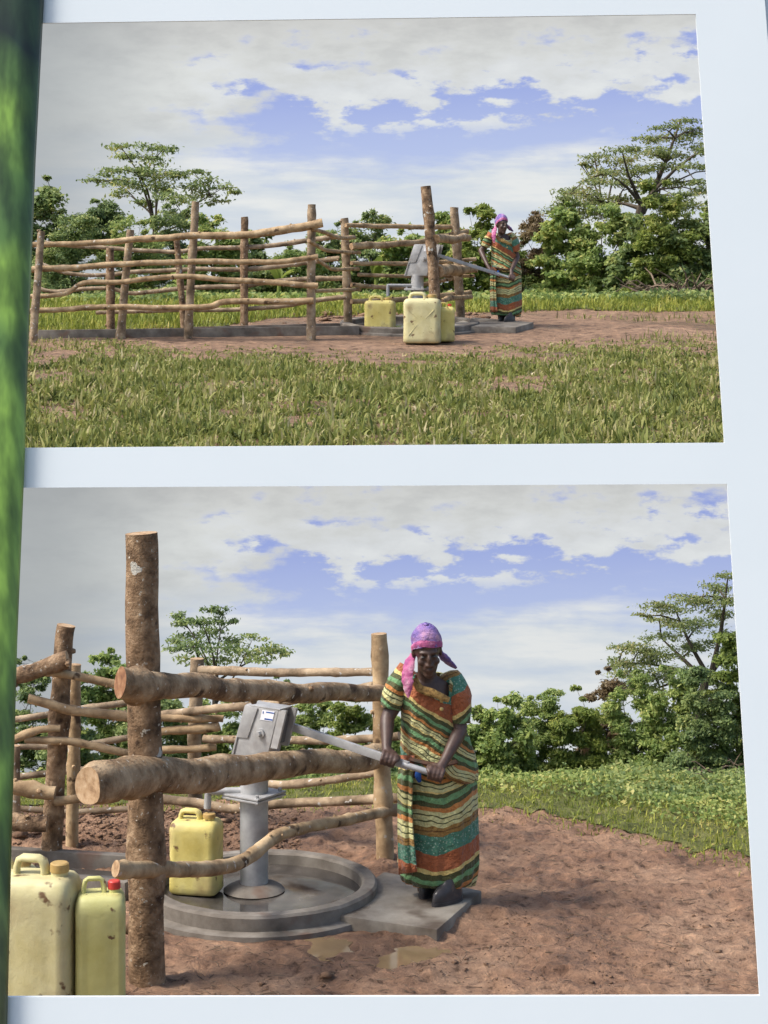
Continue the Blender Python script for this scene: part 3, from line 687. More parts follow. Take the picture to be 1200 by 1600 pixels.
# ------------------------------------------------------------------ plants
def leaf_quads(cen, nor, L, wr, rng):
    """diamond leaves at cen (N,3), roughly facing nor, length L (N)"""
    n = len(cen); nor = nor / (np.linalg.norm(nor, axis=1, keepdims=True) + 1e-9)
    t = rng.normal(size=(n, 3)); t -= nor * (t * nor).sum(1, keepdims=True); t /= np.linalg.norm(t, axis=1, keepdims=True) + 1e-9
    s = np.cross(nor, t); L = L[:, None]
    base = cen - t * L * .5; tip = cen + t * L * .5 - nor * L * .12
    a = cen + s * L * wr * .5 - t * L * .05; b = cen - s * L * wr * .5 - t * L * .05
    V = np.stack([base, a, tip, b], 1).reshape(-1, 3)
    return V, np.arange(4 * n).reshape(-1, 4)
def cloud(clusters, per, leaf, rng, up=.7, wr=.45, sub=9, spread=.34):
    cs = []; ns = []
    for (c, rx, ry, rz, wgt) in clusters:
        k = max(3, int(sub * wgt)); m = max(8, int(per * wgt))
        d = rng.normal(size=(k, 3)); d /= np.linalg.norm(d, axis=1, keepdims=True); d[:, 2] = np.abs(d[:, 2]) * np.where(rng.random(k) < .75, 1, -1)
        sc_ = np.array([rx, ry, rz]); subc = np.array(c) + d * sc_ * rng.uniform(.55, 1.0, (k, 1))
        idx = rng.integers(0, k, m)
        q = subc[idx] + rng.normal(size=(m, 3)) * sc_ * spread * np.array([1, 1, .8])
        nn = rng.normal(size=(m, 3)) * .6 + np.array([0, -.15, up]) + (q - np.array(c)) / sc_ * .35
        cs.append(q); ns.append(nn)
    q = np.concatenate(cs); nn = np.concatenate(ns)
    return leaf_quads(q, nn, leaf * rng.uniform(.6, 1.3, len(q)), wr, rng)

def tree(name, label, base, fork, stems, clusters, per, leaf, mat, r0, seed, cat='tree', group=None, spread=.34, sub=9, wr=.45, trunkmat='trunk', up=.7):
    """clusters: (centre, rx, ry, rz, weight); limbs run from the fork to them"""
    rng = np.random.default_rng(seed); rnd = random.Random(seed)
    t = thing(name, label, cat, base, group); base = Vector(base); fork = Vector(fork)
    b = MB(); mid = (base + fork) / 2 + Vector((rnd.uniform(-1, 1) * r0 * 2, 0, 0))
    pth, rr = spline([base - Vector((0, 0, .1)), mid, fork], [r0, r0 * .8, r0 * .62], max(r0, .04)); b.tube(pth, rr, 8, rough=.15)
    mains = []; step = max(2, len(clusters) // 6)
    for i, (c, rx, ry, rz, w) in list(enumerate(clusters))[::step]:
        c = Vector(c); st = base.lerp(fork, rnd.uniform(.5, 1.0)) if stems else fork - Vector((0, 0, rnd.uniform(0, .2) * (fork - base).length))
        m = st.lerp(c, .5) + Vector((rnd.uniform(-.1, .1) * (c - st).length, 0, .04 * (c - st).length))
        rl = r0 * rnd.uniform(.34, .5)
        pth, rr = spline([st, m, c], [rl, rl * .6, rl * .2], max((c - st).length / 6, .02)); b.tube(pth, rr, 6, rough=.12); mains.append((pth, rl))
    for (c, rx, ry, rz, w) in clusters:
        c = Vector(c); best = None
        for pth, rl in mains:
            for q in pth[len(pth) // 3:]:
                dd = (q - c).length + max(0, q.z - c.z) * .8
                if best is None or dd < best[0]: best = (dd, q, rl)
        dd, q, rl = best
        if dd < .02: continue
        b.tube([q, q.lerp(c, .5) + Vector((0, 0, .08 * dd)), c], [rl * .4, rl * .28, rl * .12], 5)
        for _ in range(2):
            e = c + Vector((rnd.uniform(-.8, .8) * rx, rnd.uniform(-.6, .6) * ry, rnd.uniform(-.3, .8) * rz)); s2 = q.lerp(c, .7)
            b.tube([s2, (s2 + e) / 2, e], [rl * .2, rl * .14, rl * .06], 4)
    b.build('trunk', M[trunkmat], t)
    V, Fq = cloud(clusters, per, leaf, rng, up, wr, sub, spread)
    np_mesh('crown', V, Fq, M[mat], t)
    return t
def pxc(lst, Y, depth, rng, flat=None):
    out = []
    for q in lst:
        px, py, rx, ry = q[:4]; s = Y / F
        yy = Y + rng.uniform(-depth, depth); c = P(px, py, yy)
        out.append((c, rx * s * 1.1, max(rx, ry) * s, ry * s * 1.2, q[4] if len(q) > 4 else max(.3, rx * ry / 250.)))
    return out
rng = random.Random(3)

# --- feathery tree above the fence (upper yard) and the same kind in the lower yard
UL = [(190, 231, 18, 5), (235, 228, 20, 6), (262, 233, 14, 5), (205, 246, 22, 6), (240, 250, 22, 7), (165, 268, 18, 5), (150, 283, 16, 4), (178, 284, 20, 6), (214, 270, 24, 8), (215, 290, 22, 8), (192, 304, 16, 6), (250, 276, 26, 9), (250, 297, 22, 9), (285, 274, 16, 6), (303, 269, 14, 4), (322, 284, 18, 5), (348, 294, 18, 5), (362, 299, 10, 3), (300, 292, 22, 7), (310, 306, 22, 6), (218, 318, 18, 6), (270, 312, 24, 9), (342, 317, 16, 4), (296, 342, 14, 7), (320, 348, 10, 6), (265, 335, 14, 6)]
tree('feathery_tree', 'feathery flat sprayed tree rising above the long front fence', P(244, 432, 42), P(243, 352, 42), True, pxc(UL, 42, .9, rng), 420, .1, 'leaf_dark', .09, 11, spread=.4, sub=12)
LL = [(280, 962, 12, 5), (296, 975, 18, 6), (325, 953, 12, 6), (349, 957, 10, 6), (340, 970, 14, 6), (366, 972, 8, 3), (316, 974, 16, 7), (275, 975, 14, 5), (276, 1001, 12, 5), (297, 997, 18, 7), (330, 990, 20, 8), (276, 1015, 12, 5), (304, 1011, 20, 8), (338, 1015, 24, 9), (371, 1001, 18, 6), (395, 997, 16, 4), (376, 1020, 24, 8), (412, 1012, 18, 6), (436, 1018, 16, 5), (449, 1023, 8, 3), (400, 1029, 22, 6), (340, 1035, 24, 7), (300, 1032, 16, 7)]
tree('feathery_tree', 'feathery tree whose sprays show over the top logs of the lower fence', P(335, 1160, 15.4), P(338, 1048, 15.4), True, pxc(LL, 15.4, .25, rng), 420, .036, 'leaf_dark', .03, 12, spread=.4, sub=12)
# --- umbrella tree on the far side of both yards
URt = [(1063, 189, 20, 5), (1040, 202, 24, 6), (1084, 205, 18, 6), (1010, 221, 24, 6), (1050, 219, 30, 8), (1094, 231, 16, 7), (972, 236, 26, 6), (930, 248, 22, 6), (912, 258, 10, 4), (965, 253, 28, 7), (1017, 240, 32, 8), (1055, 246, 26, 7), (947, 270, 26, 7), (986, 267, 28, 8), (1028, 264, 28, 8), (1080, 262, 22, 6), (937, 287, 24, 7), (979, 289, 28, 8), (1050, 286, 30, 7), (1091, 290, 16, 6), (895, 300, 22, 6), (918, 304, 24, 8), (878, 314, 16, 7), (905, 322, 26, 9), (940, 316, 28, 9), (975, 312, 24, 7), (1062, 308, 26, 6), (1100, 300, 20, 7), (1110, 240, 22, 8), (1125, 265, 24, 8), (1130, 215, 24, 8), (1140, 290, 24, 8), (880, 332, 24, 10), (925, 336, 26, 10), (1030, 322, 26, 9), (1075, 326, 26, 10)]
tree('umbrella_tree', 'tall layered umbrella tree beyond the bushes on the rise', P(1003, 425, 38), P(1004, 318, 38), False, pxc(URt, 38, 1.0, rng), 560, .075, 'leaf_olive', .13, 13, spread=.36, sub=12)
LRt = [(1137, 903, 16, 6), (1117, 919, 22, 7), (1075, 936, 22, 6), (1025, 950, 20, 6), (1003, 963, 10, 4), (1054, 950, 26, 8), (1100, 943, 28, 9), (1137, 935, 22, 8), (1030, 966, 18, 5), (1058, 981, 26, 8), (1033, 997, 26, 7), (1096, 975, 28, 9), (1133, 966, 22, 8), (975, 1013, 18, 7), (1002, 1013, 26, 8), (967, 1034, 16, 7), (994, 1039, 26, 9), (1025, 1026, 26, 8), (1067, 1015, 26, 8), (1096, 1008, 22, 7), (1137, 995, 24, 8), (983, 1058, 22, 8), (1020, 1056, 26, 9), (1060, 1050, 24, 8), (1140, 1030, 24, 9), (1180, 940, 26, 10), (1190, 980, 28, 10), (1190, 1020, 28, 10), (1170, 905, 20, 8), (975, 1078, 22, 10), (1020, 1078, 26, 10), (1075, 1070, 24, 9)]
tree('umbrella_tree', 'layered umbrella tree rising over the tall bushes of the lower yard', P(1108, 1190, 15.0), P(1107, 1050, 15.0), False, pxc(LRt, 15.0, .3, rng), 580, .029, 'leaf_olive', .05, 14, spread=.36, sub=12)

# --- bushes: domes of leaf clumps over several stems
def bush(name, label, px, top, bot, hw, Y, mat, leaf, seed, up=True, per=330, group=None, dens=1.0, wr=.45, cat='bush', spike=.0):
    rnd = random.Random(seed); s = Y / F; cl = []
    H = (bot - top); k0 = rnd.random() * 50
    rb = hw * .27; nC = int(min(46, dens * 2 * hw * H * .8 / (rb * rb * 2.0)))
    for i in range(nC):
        a = ((i * .618034 + rnd.uniform(-.1, .1)) % 1) * 2 - 1; hgt = (i + rnd.random()) / nC
        sky_ = .72 + .5 * noise.noise(Vector((a * 1.7 + k0, 0, 0))) + .15 * noise.noise(Vector((a * 5 + k0, 0, 0)))   # uneven skyline
        lim = sky_ * math.sqrt(max(.04, 1 - abs(a) ** 3.2))
        x = px + a * hw * (1.08 - .15 * hgt); y = bot - H * (.02 + min(.96, hgt * lim * 1.25)) + rnd.uniform(-.04, .04) * H
        rr = rb * rnd.uniform(.7, 1.25)
        cl.append((P(x, y, Y + rnd.uniform(-1, .6) * hw * s * .8), rr * s, rr * s, rr * s * rnd.uniform(.5, .85), rnd.uniform(.6, 1.1)))
    for i in range(7):                                       # sprigs that break the outline
        a = rnd.uniform(-.95, .95); x = px + a * hw; y = bot - H * (.8 + .26 * rnd.random()) * math.sqrt(max(.1, 1 - abs(a) ** 3)); rr = rb * rnd.uniform(.25, .5)
        cl.append((P(x, y, Y + rnd.uniform(-.5, .3) * hw * s), rr * s, rr * s, rr * s * .9, .22))
    base = P(px, bot, Y)
    return tree(name, label, base, base + Vector((0, 0, H * s * .5)), True, cl, per, leaf, mat, hw * s * .05, seed, cat, group, spread=.42, sub=10, wr=wr)
# upper yard, along the back
ubush = [
 (62, 318, 470, 42, 36, 'leaf_dark', 'dark tall bush behind the end post of the long front fence'),
 (112, 372, 480, 48, 35, 'leaf_dark', 'dark bush between the end post and the second post of the long fence'),
 (158, 346, 400, 30, 39, 'leaf_dark', 'dark spreading treetop spray peeping over the long fence top rail'),
 (205, 378, 482, 46, 36, 'leaf_mid', 'mid green bush behind the second post of the long fence'),
 (268, 352, 470, 44, 38, 'leaf_dark', 'dense bush right under the feathery tree on the rise'),
 (330, 372, 480, 46, 35, 'leaf_mid', 'rounded green bush between the feathery tree and the rear fence'),
 (398, 398, 482, 44, 36, 'leaf_dark', 'low dark bush behind the rear fence beside the banana plant'),
 (468, 410, 480, 42, 36, 'leaf_mid', 'green bush behind the tall corner post of the long fence'),
 (520, 383, 478, 38, 38, 'leaf_dark', 'taller dark bush behind the curved side poles'),
 (578, 372, 478, 40, 38, 'leaf_dark', 'bush behind the six rails close to the pump spout'),
 (634, 392, 478, 36, 36, 'leaf_mid', 'low green bush behind the pump head on the rise'),
 (690, 372, 482, 34, 38, 'leaf_mid', 'green bush behind the thick leaning post'),
 (745, 362, 478, 34, 36, 'leaf_light', 'bright green bush between the fence entrance and the standing woman'),
 (800, 385, 480, 34, 37, 'leaf_mid', 'low bush directly behind the woman on the rise'),
 (843, 352, 478, 30, 37, 'leaf_rust', 'brownish bush beside the woman on the rise'),
 (885, 334, 478, 40, 36, 'leaf_mid', 'leafy bush at the foot of the umbrella tree on the rise'),
 (945, 340, 474, 46, 35.5, 'leaf_mid', 'broad green bush under the umbrella tree branches on the rise'),
 (1000, 352, 470, 40, 35, 'leaf_dark', 'shady bush around the umbrella tree trunk on the rise'),
 (1042, 304, 462, 42, 34.5, 'leaf_light', 'tall pale green bush in front of the umbrella tree on the rise'),
 (1095, 330, 468, 44, 34.5, 'leaf_dark', 'dark bush past the tall pale green bush on the rise'),
 (1150, 330, 470, 44, 35, 'leaf_mid', 'outermost green bush at the end of the rise'),
 (5, 330, 480, 44, 36, 'leaf_dark', 'dark bush at the far end of the long fence')]
for i, (px, top, bot, hw, Y, mt, lb) in enumerate(ubush):
    lf_ = random.Random(i * 7).uniform(.65, 1.25)
    top = top - (30 if px < 760 else 14); hw = hw * 1.15
    bush('bush', lb, px, top, bot, hw, Y, mt, .095 * lf_, 100 + i, per=int(430 / lf_ ** 1.6), wr=.3 + .3 * random.Random(i).random(), group='bushes along the back of the rise', dens=1.25)
lbush = [
 (40, 1052, 1255, 44, 13.9, 'leaf_dark', 'dark bush behind the dark leaning post bay'),
 (110, 1105, 1262, 42, 13.6, 'leaf_dark', 'shady bush between the leaning post and the tall spotted post'),
 (165, 1042, 1255, 50, 14.2, 'leaf_mid', 'tall bush behind the tall thick spotted post'),
 (235, 1095, 1262, 46, 13.8, 'leaf_dark', 'dark bush seen between the spotted post and the lichen post'),
 (300, 1112, 1262, 44, 14.0, 'leaf_mid', 'bush behind the lichen spotted post'),
 (370, 1100, 1250, 40, 13.9, 'leaf_mid', 'bush behind the slanted pump head'),
 (430, 1078, 1235, 36, 14.4, 'leaf_dark', 'dark bush over the pump handle'),
 (492, 1098, 1240, 32, 14.2, 'leaf_mid', 'upright green bush between the pump handle and the tan post'),
 (548, 1102, 1240, 36, 13.9, 'leaf_light', 'bright bush behind the tan post next to the woman in the lower yard'),
 (612, 1112, 1240, 36, 14.0, 'leaf_mid', 'bush hidden partly by the woman in the lower yard'),
 (680, 1120, 1240, 36, 14.1, 'leaf_mid', 'bush directly behind the woman in the lower yard'),
 (742, 1122, 1228, 30, 13.9, 'leaf_mid', 'low bush at the edge of the woman\'s striped skirt'),
 (790, 1108, 1232, 40, 13.8, 'leaf_mid', 'rounded bush on the far edge of the bare soil'),
 (848, 1092, 1228, 42, 14.2, 'leaf_mid', 'bush with airy top behind the bare soil'),
 (905, 1098, 1230, 38, 14.0, 'leaf_light', 'pale green feathery bush behind the bare soil'),
 (945, 1062, 1228, 34, 14.4, 'leaf_rust', 'brownish bush beside the umbrella tree in the lower yard'),
 (990, 1070, 1232, 46, 14.0, 'leaf_mid', 'broad bush under the umbrella tree in the lower yard'),
 (1050, 1068, 1232, 46, 13.8, 'leaf_mid', 'thick bush at the umbrella tree trunk in the lower yard'),
 (1105, 1055, 1238, 46, 13.4, 'leaf_dark', 'dark bush above the dead twigs in the lower yard'),
 (1150, 1015, 1236, 44, 13.5, 'leaf_light', 'tall pale bush near the end of the lower yard'),
 (1210, 1030, 1240, 50, 13.7, 'leaf_mid', 'outermost bush at the end of the lower yard')]
for i, (px, top, bot, hw, Y, mt, lb) in enumerate(lbush):
    lf_ = random.Random(i * 5 + 1).uniform(.6, 1.2)
    top = top - 14
    bush('bush', lb, px, top, bot, hw, Y, mt, .04 * lf_, 200 + i, per=int(460 / lf_ ** 1.6), wr=.3 + .3 * random.Random(i + 50).random(), group='bushes along the back of the lower yard', dens=1.25)

# banana plants
def banana(label, px, bot, top, Y, seed):
    rnd = random.Random(seed); s = Y / F; base = P(px, bot, Y); H = (bot - top) * s
    t = thing('banana_plant', label, 'plant', base)
    b = MB(); b.tube([base - Vector((0, 0, .1)), base + Vector((0, 0, H * .3)), base + Vector((0, 0, H * .55))], [H * .06, H * .05, H * .03], 10); b.build('stem', M['leaf_light'], t)
    for k in range(7):
        a = rnd.uniform(0, 6.28); L = H * rnd.uniform(.55, .8); lean = rnd.uniform(.15, .7); rows = []
        d = Vector((math.cos(a), math.sin(a), 0)); sd_ = Vector((-d.y, d.x, 0))
        for j in range(9):
            u = j / 8; c = base + Vector((0, 0, H * .45 + L * (u * (1 - .35 * lean) - .5 * lean * u * u))) + d * L * lean * u * .8
            w = L * .13 * math.sin(math.pi * min(1, .08 + u * .92)) ** .7
            rows.append([c - sd_ * w + Vector((0, 0, w * .3)), c, c + sd_ * w + Vector((0, 0, w * .3))])
        b = MB(); b.loft(rows, closed=False, cap=(False, False)); b.build('leaf', M['leaf_light'], t)
banana('banana plant with broad pale leaves behind the rear fence', 436, 476, 405, 33.5, 5)
banana('banana plant with broad leaves behind the six rail fence', 588, 474, 395, 34.5, 6)

# --- grass and weeds (ground cover)
def blades(name, X, Y, hf, Lm, wm, lean, mat, label, seed, cat='grass'):
    g = np.random.default_rng(seed); n = len(X); Z = hf(X, Y)
    a = g.uniform(0, 2 * np.pi, n); L = Lm * g.uniform(.45, 1.35, n); w = wm * g.uniform(.6, 1.3, n); t = np.abs(g.normal(0, lean, n)); t = np.clip(t, .05, 1.35)
    d = np.stack([np.cos(a), np.sin(a), np.zeros(n)], 1); s = np.stack([-np.sin(a + g.normal(0, .6, n)), np.cos(a + g.normal(0, .6, n)), np.zeros(n)], 1)
    B = np.stack([X, Y, Z - .01], 1); up = np.array([0, 0, 1.0])
    c1 = B + (d * np.sin(t * .6)[:, None] + up * np.cos(t * .6)[:, None]) * (L * .5)[:, None]
    c2 = c1 + (d * np.sin(t * 1.5)[:, None] + up * np.cos(t * 1.5)[:, None]) * (L * .5)[:, None]
    hw = (w * .5)[:, None]
    V = np.stack([B - s * hw * .8, B + s * hw * .8, c1 + s * hw, c2 + s * hw * .12, c2 - s * hw * .12, c1 - s * hw], 1).reshape(-1, 3)
    k = np.arange(n)[:, None] * 6
    Fq = np.concatenate([k + np.array([0, 1, 2, 5]), k + np.array([5, 2, 3, 4])], 0)
    return tag(np_mesh(name, V, Fq, mat, None, False), label, cat, None, 'stuff')
def scatter(n, x0, x1, y0, y1, seed): g = np.random.default_rng(seed); return g.uniform(x0, x1, n), g.uniform(y0, y1, n), g
# foreground meadow of the rise: row in the photo decides nothing, only depth and patchiness do
X, Y, g = scatter(28000, -7.5, 7.5, 16.85, 27.2, 21)
edge_up = np.interp(X / Y * F + 600, [0, 180, 260, 480, 760, 830, 1200], [26.9, 26.6, 25.3, 24.9, 25.0, 26.3, 26.8])
dens = sstep(.7, -1.0, Y - edge_up + 1.8 * fbm(X, Y, .9, 4, 2)) * (.3 + 1.1 * sstep(-.14, .1, fbm(X, Y, 1.3, 3, 40)))
dens = np.maximum(dens, .2 * (X / Y * F < -400) * (Y < 26.6))
dens = dens * (.45 + .9 * sstep(-.1, .16, fbm(X, Y, .55, 3, 90)))
k = g.random(len(X)) < dens
X, Y = X[k], Y[k]; nb = g.integers(4, 16, len(X)); TX, TY = np.repeat(X, nb), np.repeat(Y, nb)
TX = TX + g.normal(0, .05, len(TX)); TY = TY + g.normal(0, .05, len(TY)); TL = np.repeat(g.lognormal(-.15, .55, len(X)) * (1 + 1.6 * fbm(X, Y, .8, 3, 55)) * sstep(27.5, 20, Y + 4 * fbm(X, Y, .4, 2, 3)) * .8 + .25, nb)
k = TY > 16.8
blades('grass', TX[k], TY[k], h_up, .105 * np.minimum(TL[k], 1.7), .024, 1.6, M['grass'], 'unkempt green and straw coloured grass in front of the pole fence', 22)
def lim_up(X, Y): return np.interp(X / Y * F + 600, [0, 330, 430, 520, 760, 900, 1200], [27.5, 27.9, 29.6, 30.4, 30.6, 31.2, 30.6]) + 1.1 * fbm(X, Y, .5, 3, 6)
X, Y, g = scatter(95000, -10, 10, 27.2, 35, 23)
lim = lim_up(X, Y)
k = (Y > lim) & (g.random(len(X)) < .75)
blades('grass', X[k], Y[k], h_up, .15, .02, .9, M['grass_green'], 'green grass strip between the bare soil and the bushes on the rise', 24)
X, Y, g = scatter(15000, -8, 8, 24.5, 30, 27)
k = (fbm(X, Y, .9, 3, 71) > .09) & (np.hypot(X + .1, Y - 27.6) > 1.5) & ((np.abs(X) > 2.6))
blades('grass', X[k], Y[k], h_up, .11, .014, .8, M['grass'], 'sparse dry tufts on the trodden soil of the rise', 28)
# lower yard
def edge_low(X): return np.interp(X, [-4, -.9, -.2, .6, 1.2, 2.2, 4], [12.15, 12.25, 12.5, 12.35, 11.9, 11.0, 10.3])
X, Y, g = scatter(75000, -4, 4, 10.2, 14.3, 25)
dy = Y - edge_low(X) + .5 * fbm(X, Y, 1.2, 4, 12)
k = g.random(len(X)) < sstep(-.35, .35, dy)
blades('grass', X[k], Y[k], h_low, .055, .007, 1.0, M['grass_green'], 'short bright grass between the bare soil and the bushes of the lower yard', 26)
def turf_sheet(x0, x1, y0, y1, d, hf, mask, mat, lift):
    nx = int((x1 - x0) / d) + 1; ny = int((y1 - y0) / d) + 1
    X, Y = np.meshgrid(np.linspace(x0, x1, nx), np.linspace(y0, y1, ny)); V = np.stack([X, Y, hf(X, Y) + lift], -1).reshape(-1, 3)
    i = np.arange((ny - 1) * (nx - 1)); a = (i // (nx - 1)) * nx + i % (nx - 1)
    mk = mask(X, Y).reshape(-1); F4 = np.stack([a, a + 1, a + nx + 1, a + nx], 1); F4 = F4[mk[F4].all(1)]
    used, inv = np.unique(F4, return_inverse=True)
    return tag(np_mesh('turf', V[used], inv.reshape(-1, 4), mat, None, True), kind='structure')
turf_sheet(-4.5, 4.5, 10.2, 15.5, .04, h_low, lambda X, Y: Y - edge_low(X) + .5 * fbm(X, Y, 1.2, 4, 12) + .35 * fbm(X, Y, 9, 3, 60) > .05, M['turf_green'], .007)
turf_sheet(-10.8, 10.8, 27, 40, .1, h_up, lambda X, Y: Y - lim_up(X, Y) + .8 * fbm(X, Y, 4, 3, 61) > .1, M['turf_green'], .01)
def weeds(name, x0, x1, y0, y1, hf, n, leaf, hmax, mat, label, seed, wfun):
    X, Y, g = scatter(n, x0, x1, y0, y1, seed); k = g.random(n) < wfun(X, Y); X, Y = X[k], Y[k]; n = len(X)
    hgt = hmax * (.35 + .9 * np.clip(fbm(X, Y, 2.2 / (hmax * 5), 3, seed) + .5, 0, 1)); Z = hf(X, Y) + hgt * g.random(n) ** .6
    nn = g.normal(size=(n, 3)) * .55 + np.array([0, -.2, .8])
    V, Fq = leaf_quads(np.stack([X, Y, Z], 1), nn, leaf * g.uniform(.5, 1.4, n), .55, g)
    return tag(np_mesh(name, V, Fq, mat), label, 'weeds', None, 'stuff')
weeds('undergrowth', -11, 11, 32.3, 38, h_up, 70000, .1, .22, M['leaf_mid'], 'leafy weeds in front of the bushes on the rise', 31, lambda X, Y: sstep(32.4, 33.2, Y + 1.2 * fbm(X, Y, .6, 3, 3)))
weeds('undergrowth', -4.2, 4.2, 11.6, 14.8, h_low, 70000, .032, .11, M['leaf_mid'], 'leafy weeds in front of the bushes of the lower yard', 32, lambda X, Y: sstep(.45, 1.0, Y - edge_low(X) + .5 * fbm(X, Y, 1.5, 3, 4)))

weeds('undergrowth', -4.2, 4.2, 11.8, 14.6, h_low, 60000, .036, .14, M['leaf_dark'], 'darker low creepers in patches among the pale weeds of the lower yard', 33, lambda X, Y: sstep(.35, .9, Y - edge_low(X)) * sstep(-.02, .1, fbm(X, Y, 1.1, 4, 14)))
weeds('undergrowth', -11, 11, 31.4, 35.5, h_up, 40000, .1, .26, M['leaf_dark'], 'darker low creepers in patches before the bushes on the rise', 34, lambda X, Y: sstep(31.6, 32.6, Y) * sstep(-.02, .1, fbm(X, Y, .45, 4, 15)))
# soil lumps and twigs on the bare ground
def lumps(name, X, Y, hf, size, mat, label, seed):
    g = np.random.default_rng(seed); n = len(X)
    oc = np.array([(1, 0, 0), (-1, 0, 0), (0, 1, 0), (0, -1, 0), (0, 0, 1), (0, 0, -.5), (.6, .6, .5), (-.6, .6, .5), (.6, -.6, .5), (-.6, -.6, .5)])
    fc = np.array([(0, 6, 8), (1, 9, 7), (2, 7, 6), (3, 8, 9), (4, 8, 6), (4, 6, 7), (4, 7, 9), (4, 9, 8), (0, 8, 5), (0, 5, 6), (2, 6, 5), (2, 5, 7), (1, 7, 5), (1, 5, 9), (3, 9, 5), (3, 5, 8)])
    V = oc[None] * g.uniform(.6, 1.4, (n, 10, 1)) * (size * g.lognormal(-.3, .55, n))[:, None, None] * np.array([1, 1, .5])
    a = g.uniform(0, 6.28, n); ca_, sa_ = np.cos(a)[:, None], np.sin(a)[:, None]
    V = np.stack([V[..., 0] * ca_ - V[..., 1] * sa_, V[..., 0] * sa_ + V[..., 1] * ca_, V[..., 2]], -1) + np.stack([X, Y, hf(X, Y)], 1)[:, None, :]
    Fq = (np.arange(n)[:, None, None] * 10 + fc[None]).reshape(-1, 3)
    return tag(np_mesh(name, V.reshape(-1, 3), Fq, mat, None, True), label, 'soil', None, 'stuff')
X, Y, g = scatter(26000, -3, 3, 8.2, 12.6, 41)
dR = np.hypot(X - RC.x, Y - RC.y); slabm = (X > -.35) & (X < .6) & (Y > 9.6) & (Y < 10.9)
k = (dR > .8) & ~slabm & (Y < edge_low(X) + .2) & (g.random(len(X)) < .05 + .5 * sstep(.0, .14, fbm(X, Y, 1.5, 3, 77)))
lumps('soil_clods', X[k], Y[k], h_low, .0062, M['clod'], 'small crumbs of reddish earth strewn over the lower yard', 42)
X, Y, g = scatter(3000, -2.6, -.5, 11.3, 12.2, 43)
lumps('soil_clods', X, Y, h_low, .011, M['clod'], 'heap of dug dark clods behind the lower pump', 44)
X, Y, g = scatter(900, -2.2, 1.6, 28.9, 30.6, 45)
k = fbm(X, Y, 1.2, 3, 5) > -.02
lumps('soil_clods', X[k], Y[k], h_up, .04, M['clod'], 'dug clods lying behind the apron on the rise', 46)
def twigs(name, n, x0, x1, y0, y1, hf, L, w, label, seed, keep=None):
    X, Y, g = scatter(n, x0, x1, y0, y1, seed)
    if keep is not None: k = keep(X, Y); X, Y = X[k], Y[k]
    b = MB(); rn = random.Random(seed)
    for x, y in zip(X, Y):
        a = rn.uniform(0, 6.28); l = L * rn.uniform(.4, 1.3); z = h1(hf, x, y) + w; d = Vector((math.cos(a), math.sin(a), rn.uniform(-.05, .25)))
        p = Vector((x, y, z)); b.tube([p, p + d * l * .5 + Vector((rn.uniform(-.2, .2) * l, 0, .05 * l)), p + d * l], [w, w * .8, w * .4], 4)
    return tag(b.build(name, M['deadwood']), label, 'twigs', None, 'stuff')
twigs('twig_litter', 1100, -1.4, 3, 8.6, 12.2, h_low, .07, .0022, 'dry straws and twigs lying on the bare soil of the lower yard', 51, lambda X, Y: (np.hypot(X - RC.x, Y - RC.y) > .8) & ((X > .62) | (Y < 9.6)) & (Y < edge_low(X)))
g0 = P(1135, 1222, 13.0)
b = MB(); rn = random.Random(8)
for i in range(60):
    p = Vector((g0.x + rn.uniform(-.22, .3), g0.y + rn.uniform(-.3, .3), rn.uniform(0, .08))); d = Vector((rn.uniform(-1, 1), rn.uniform(-.5, .5), rn.uniform(-.3, .4))).normalized(); l = rn.uniform(.06, .18)
    b.tube([p, p + d * l * .5 + Vector((0, 0, rn.uniform(-.03, .05))), p + d * l], [.004, .0035, .0015], 5)
tag(rebase(b.build('brushwood_heap', M['deadwood']), (g0.x, g0.y, 0)), 'tangled heap of dead branches under the dark bush in the lower yard', 'brushwood', None, 'stuff')
g0 = gu(1060, 462)
b = MB(); rn = random.Random(9)
for i in range(70):
    p = Vector((g0.x + rn.uniform(-.7, .7), g0.y + rn.uniform(-.4, .4), g0.z + rn.uniform(0, .15))); d = Vector((rn.uniform(-1, 1), rn.uniform(-.5, .5), rn.uniform(-.2, .35))).normalized(); l = rn.uniform(.25, .6)
    b.tube([p, p + d * l * .5 + Vector((0, 0, rn.uniform(-.1, .15))), p + d * l], [.018, .014, .006], 5)
tag(rebase(b.build('brushwood_heap', M['deadwood']), g0), 'tangled heap of dead branches at the foot of the tall pale bush on the rise', 'brushwood', None, 'stuff')
# muddy puddles
def puddle(px, py, rx, ry, label, seed, z):
    g = gl(px, py); b = MB(); n = 40; ring = []
    for k in range(n):
        a = 2 * math.pi * k / n; q = 1 + .5 * noise.noise(Vector((math.cos(a) * 1.3, math.sin(a) * 1.3, seed))) + .4 * noise.noise(Vector((math.cos(a) * 4, math.sin(a) * 4, seed)))
        ring.append(Vector((g.x + rx * q * math.cos(a), g.y + ry * q * math.sin(a), z)))
    b.add(ring + [Vector((g.x, g.y, z))], [(i, (i + 1) % n, n) for i in range(n)])
    tag(rebase(b.build('puddle', M['puddle']), (g.x, g.y, z)), label, 'puddle')
zp = lambda px, py: h1(h_low, gl(px, py).x, gl(px, py).y) + .024
puddle(640, 1488, .23, .24, 'muddy ochre puddle in the soil in front of the standing slab', 1.0, zp(640, 1488))
puddle(512, 1478, .18, .17, 'small shiny puddle in front of the round apron kerb', 5.0, zp(512, 1478))

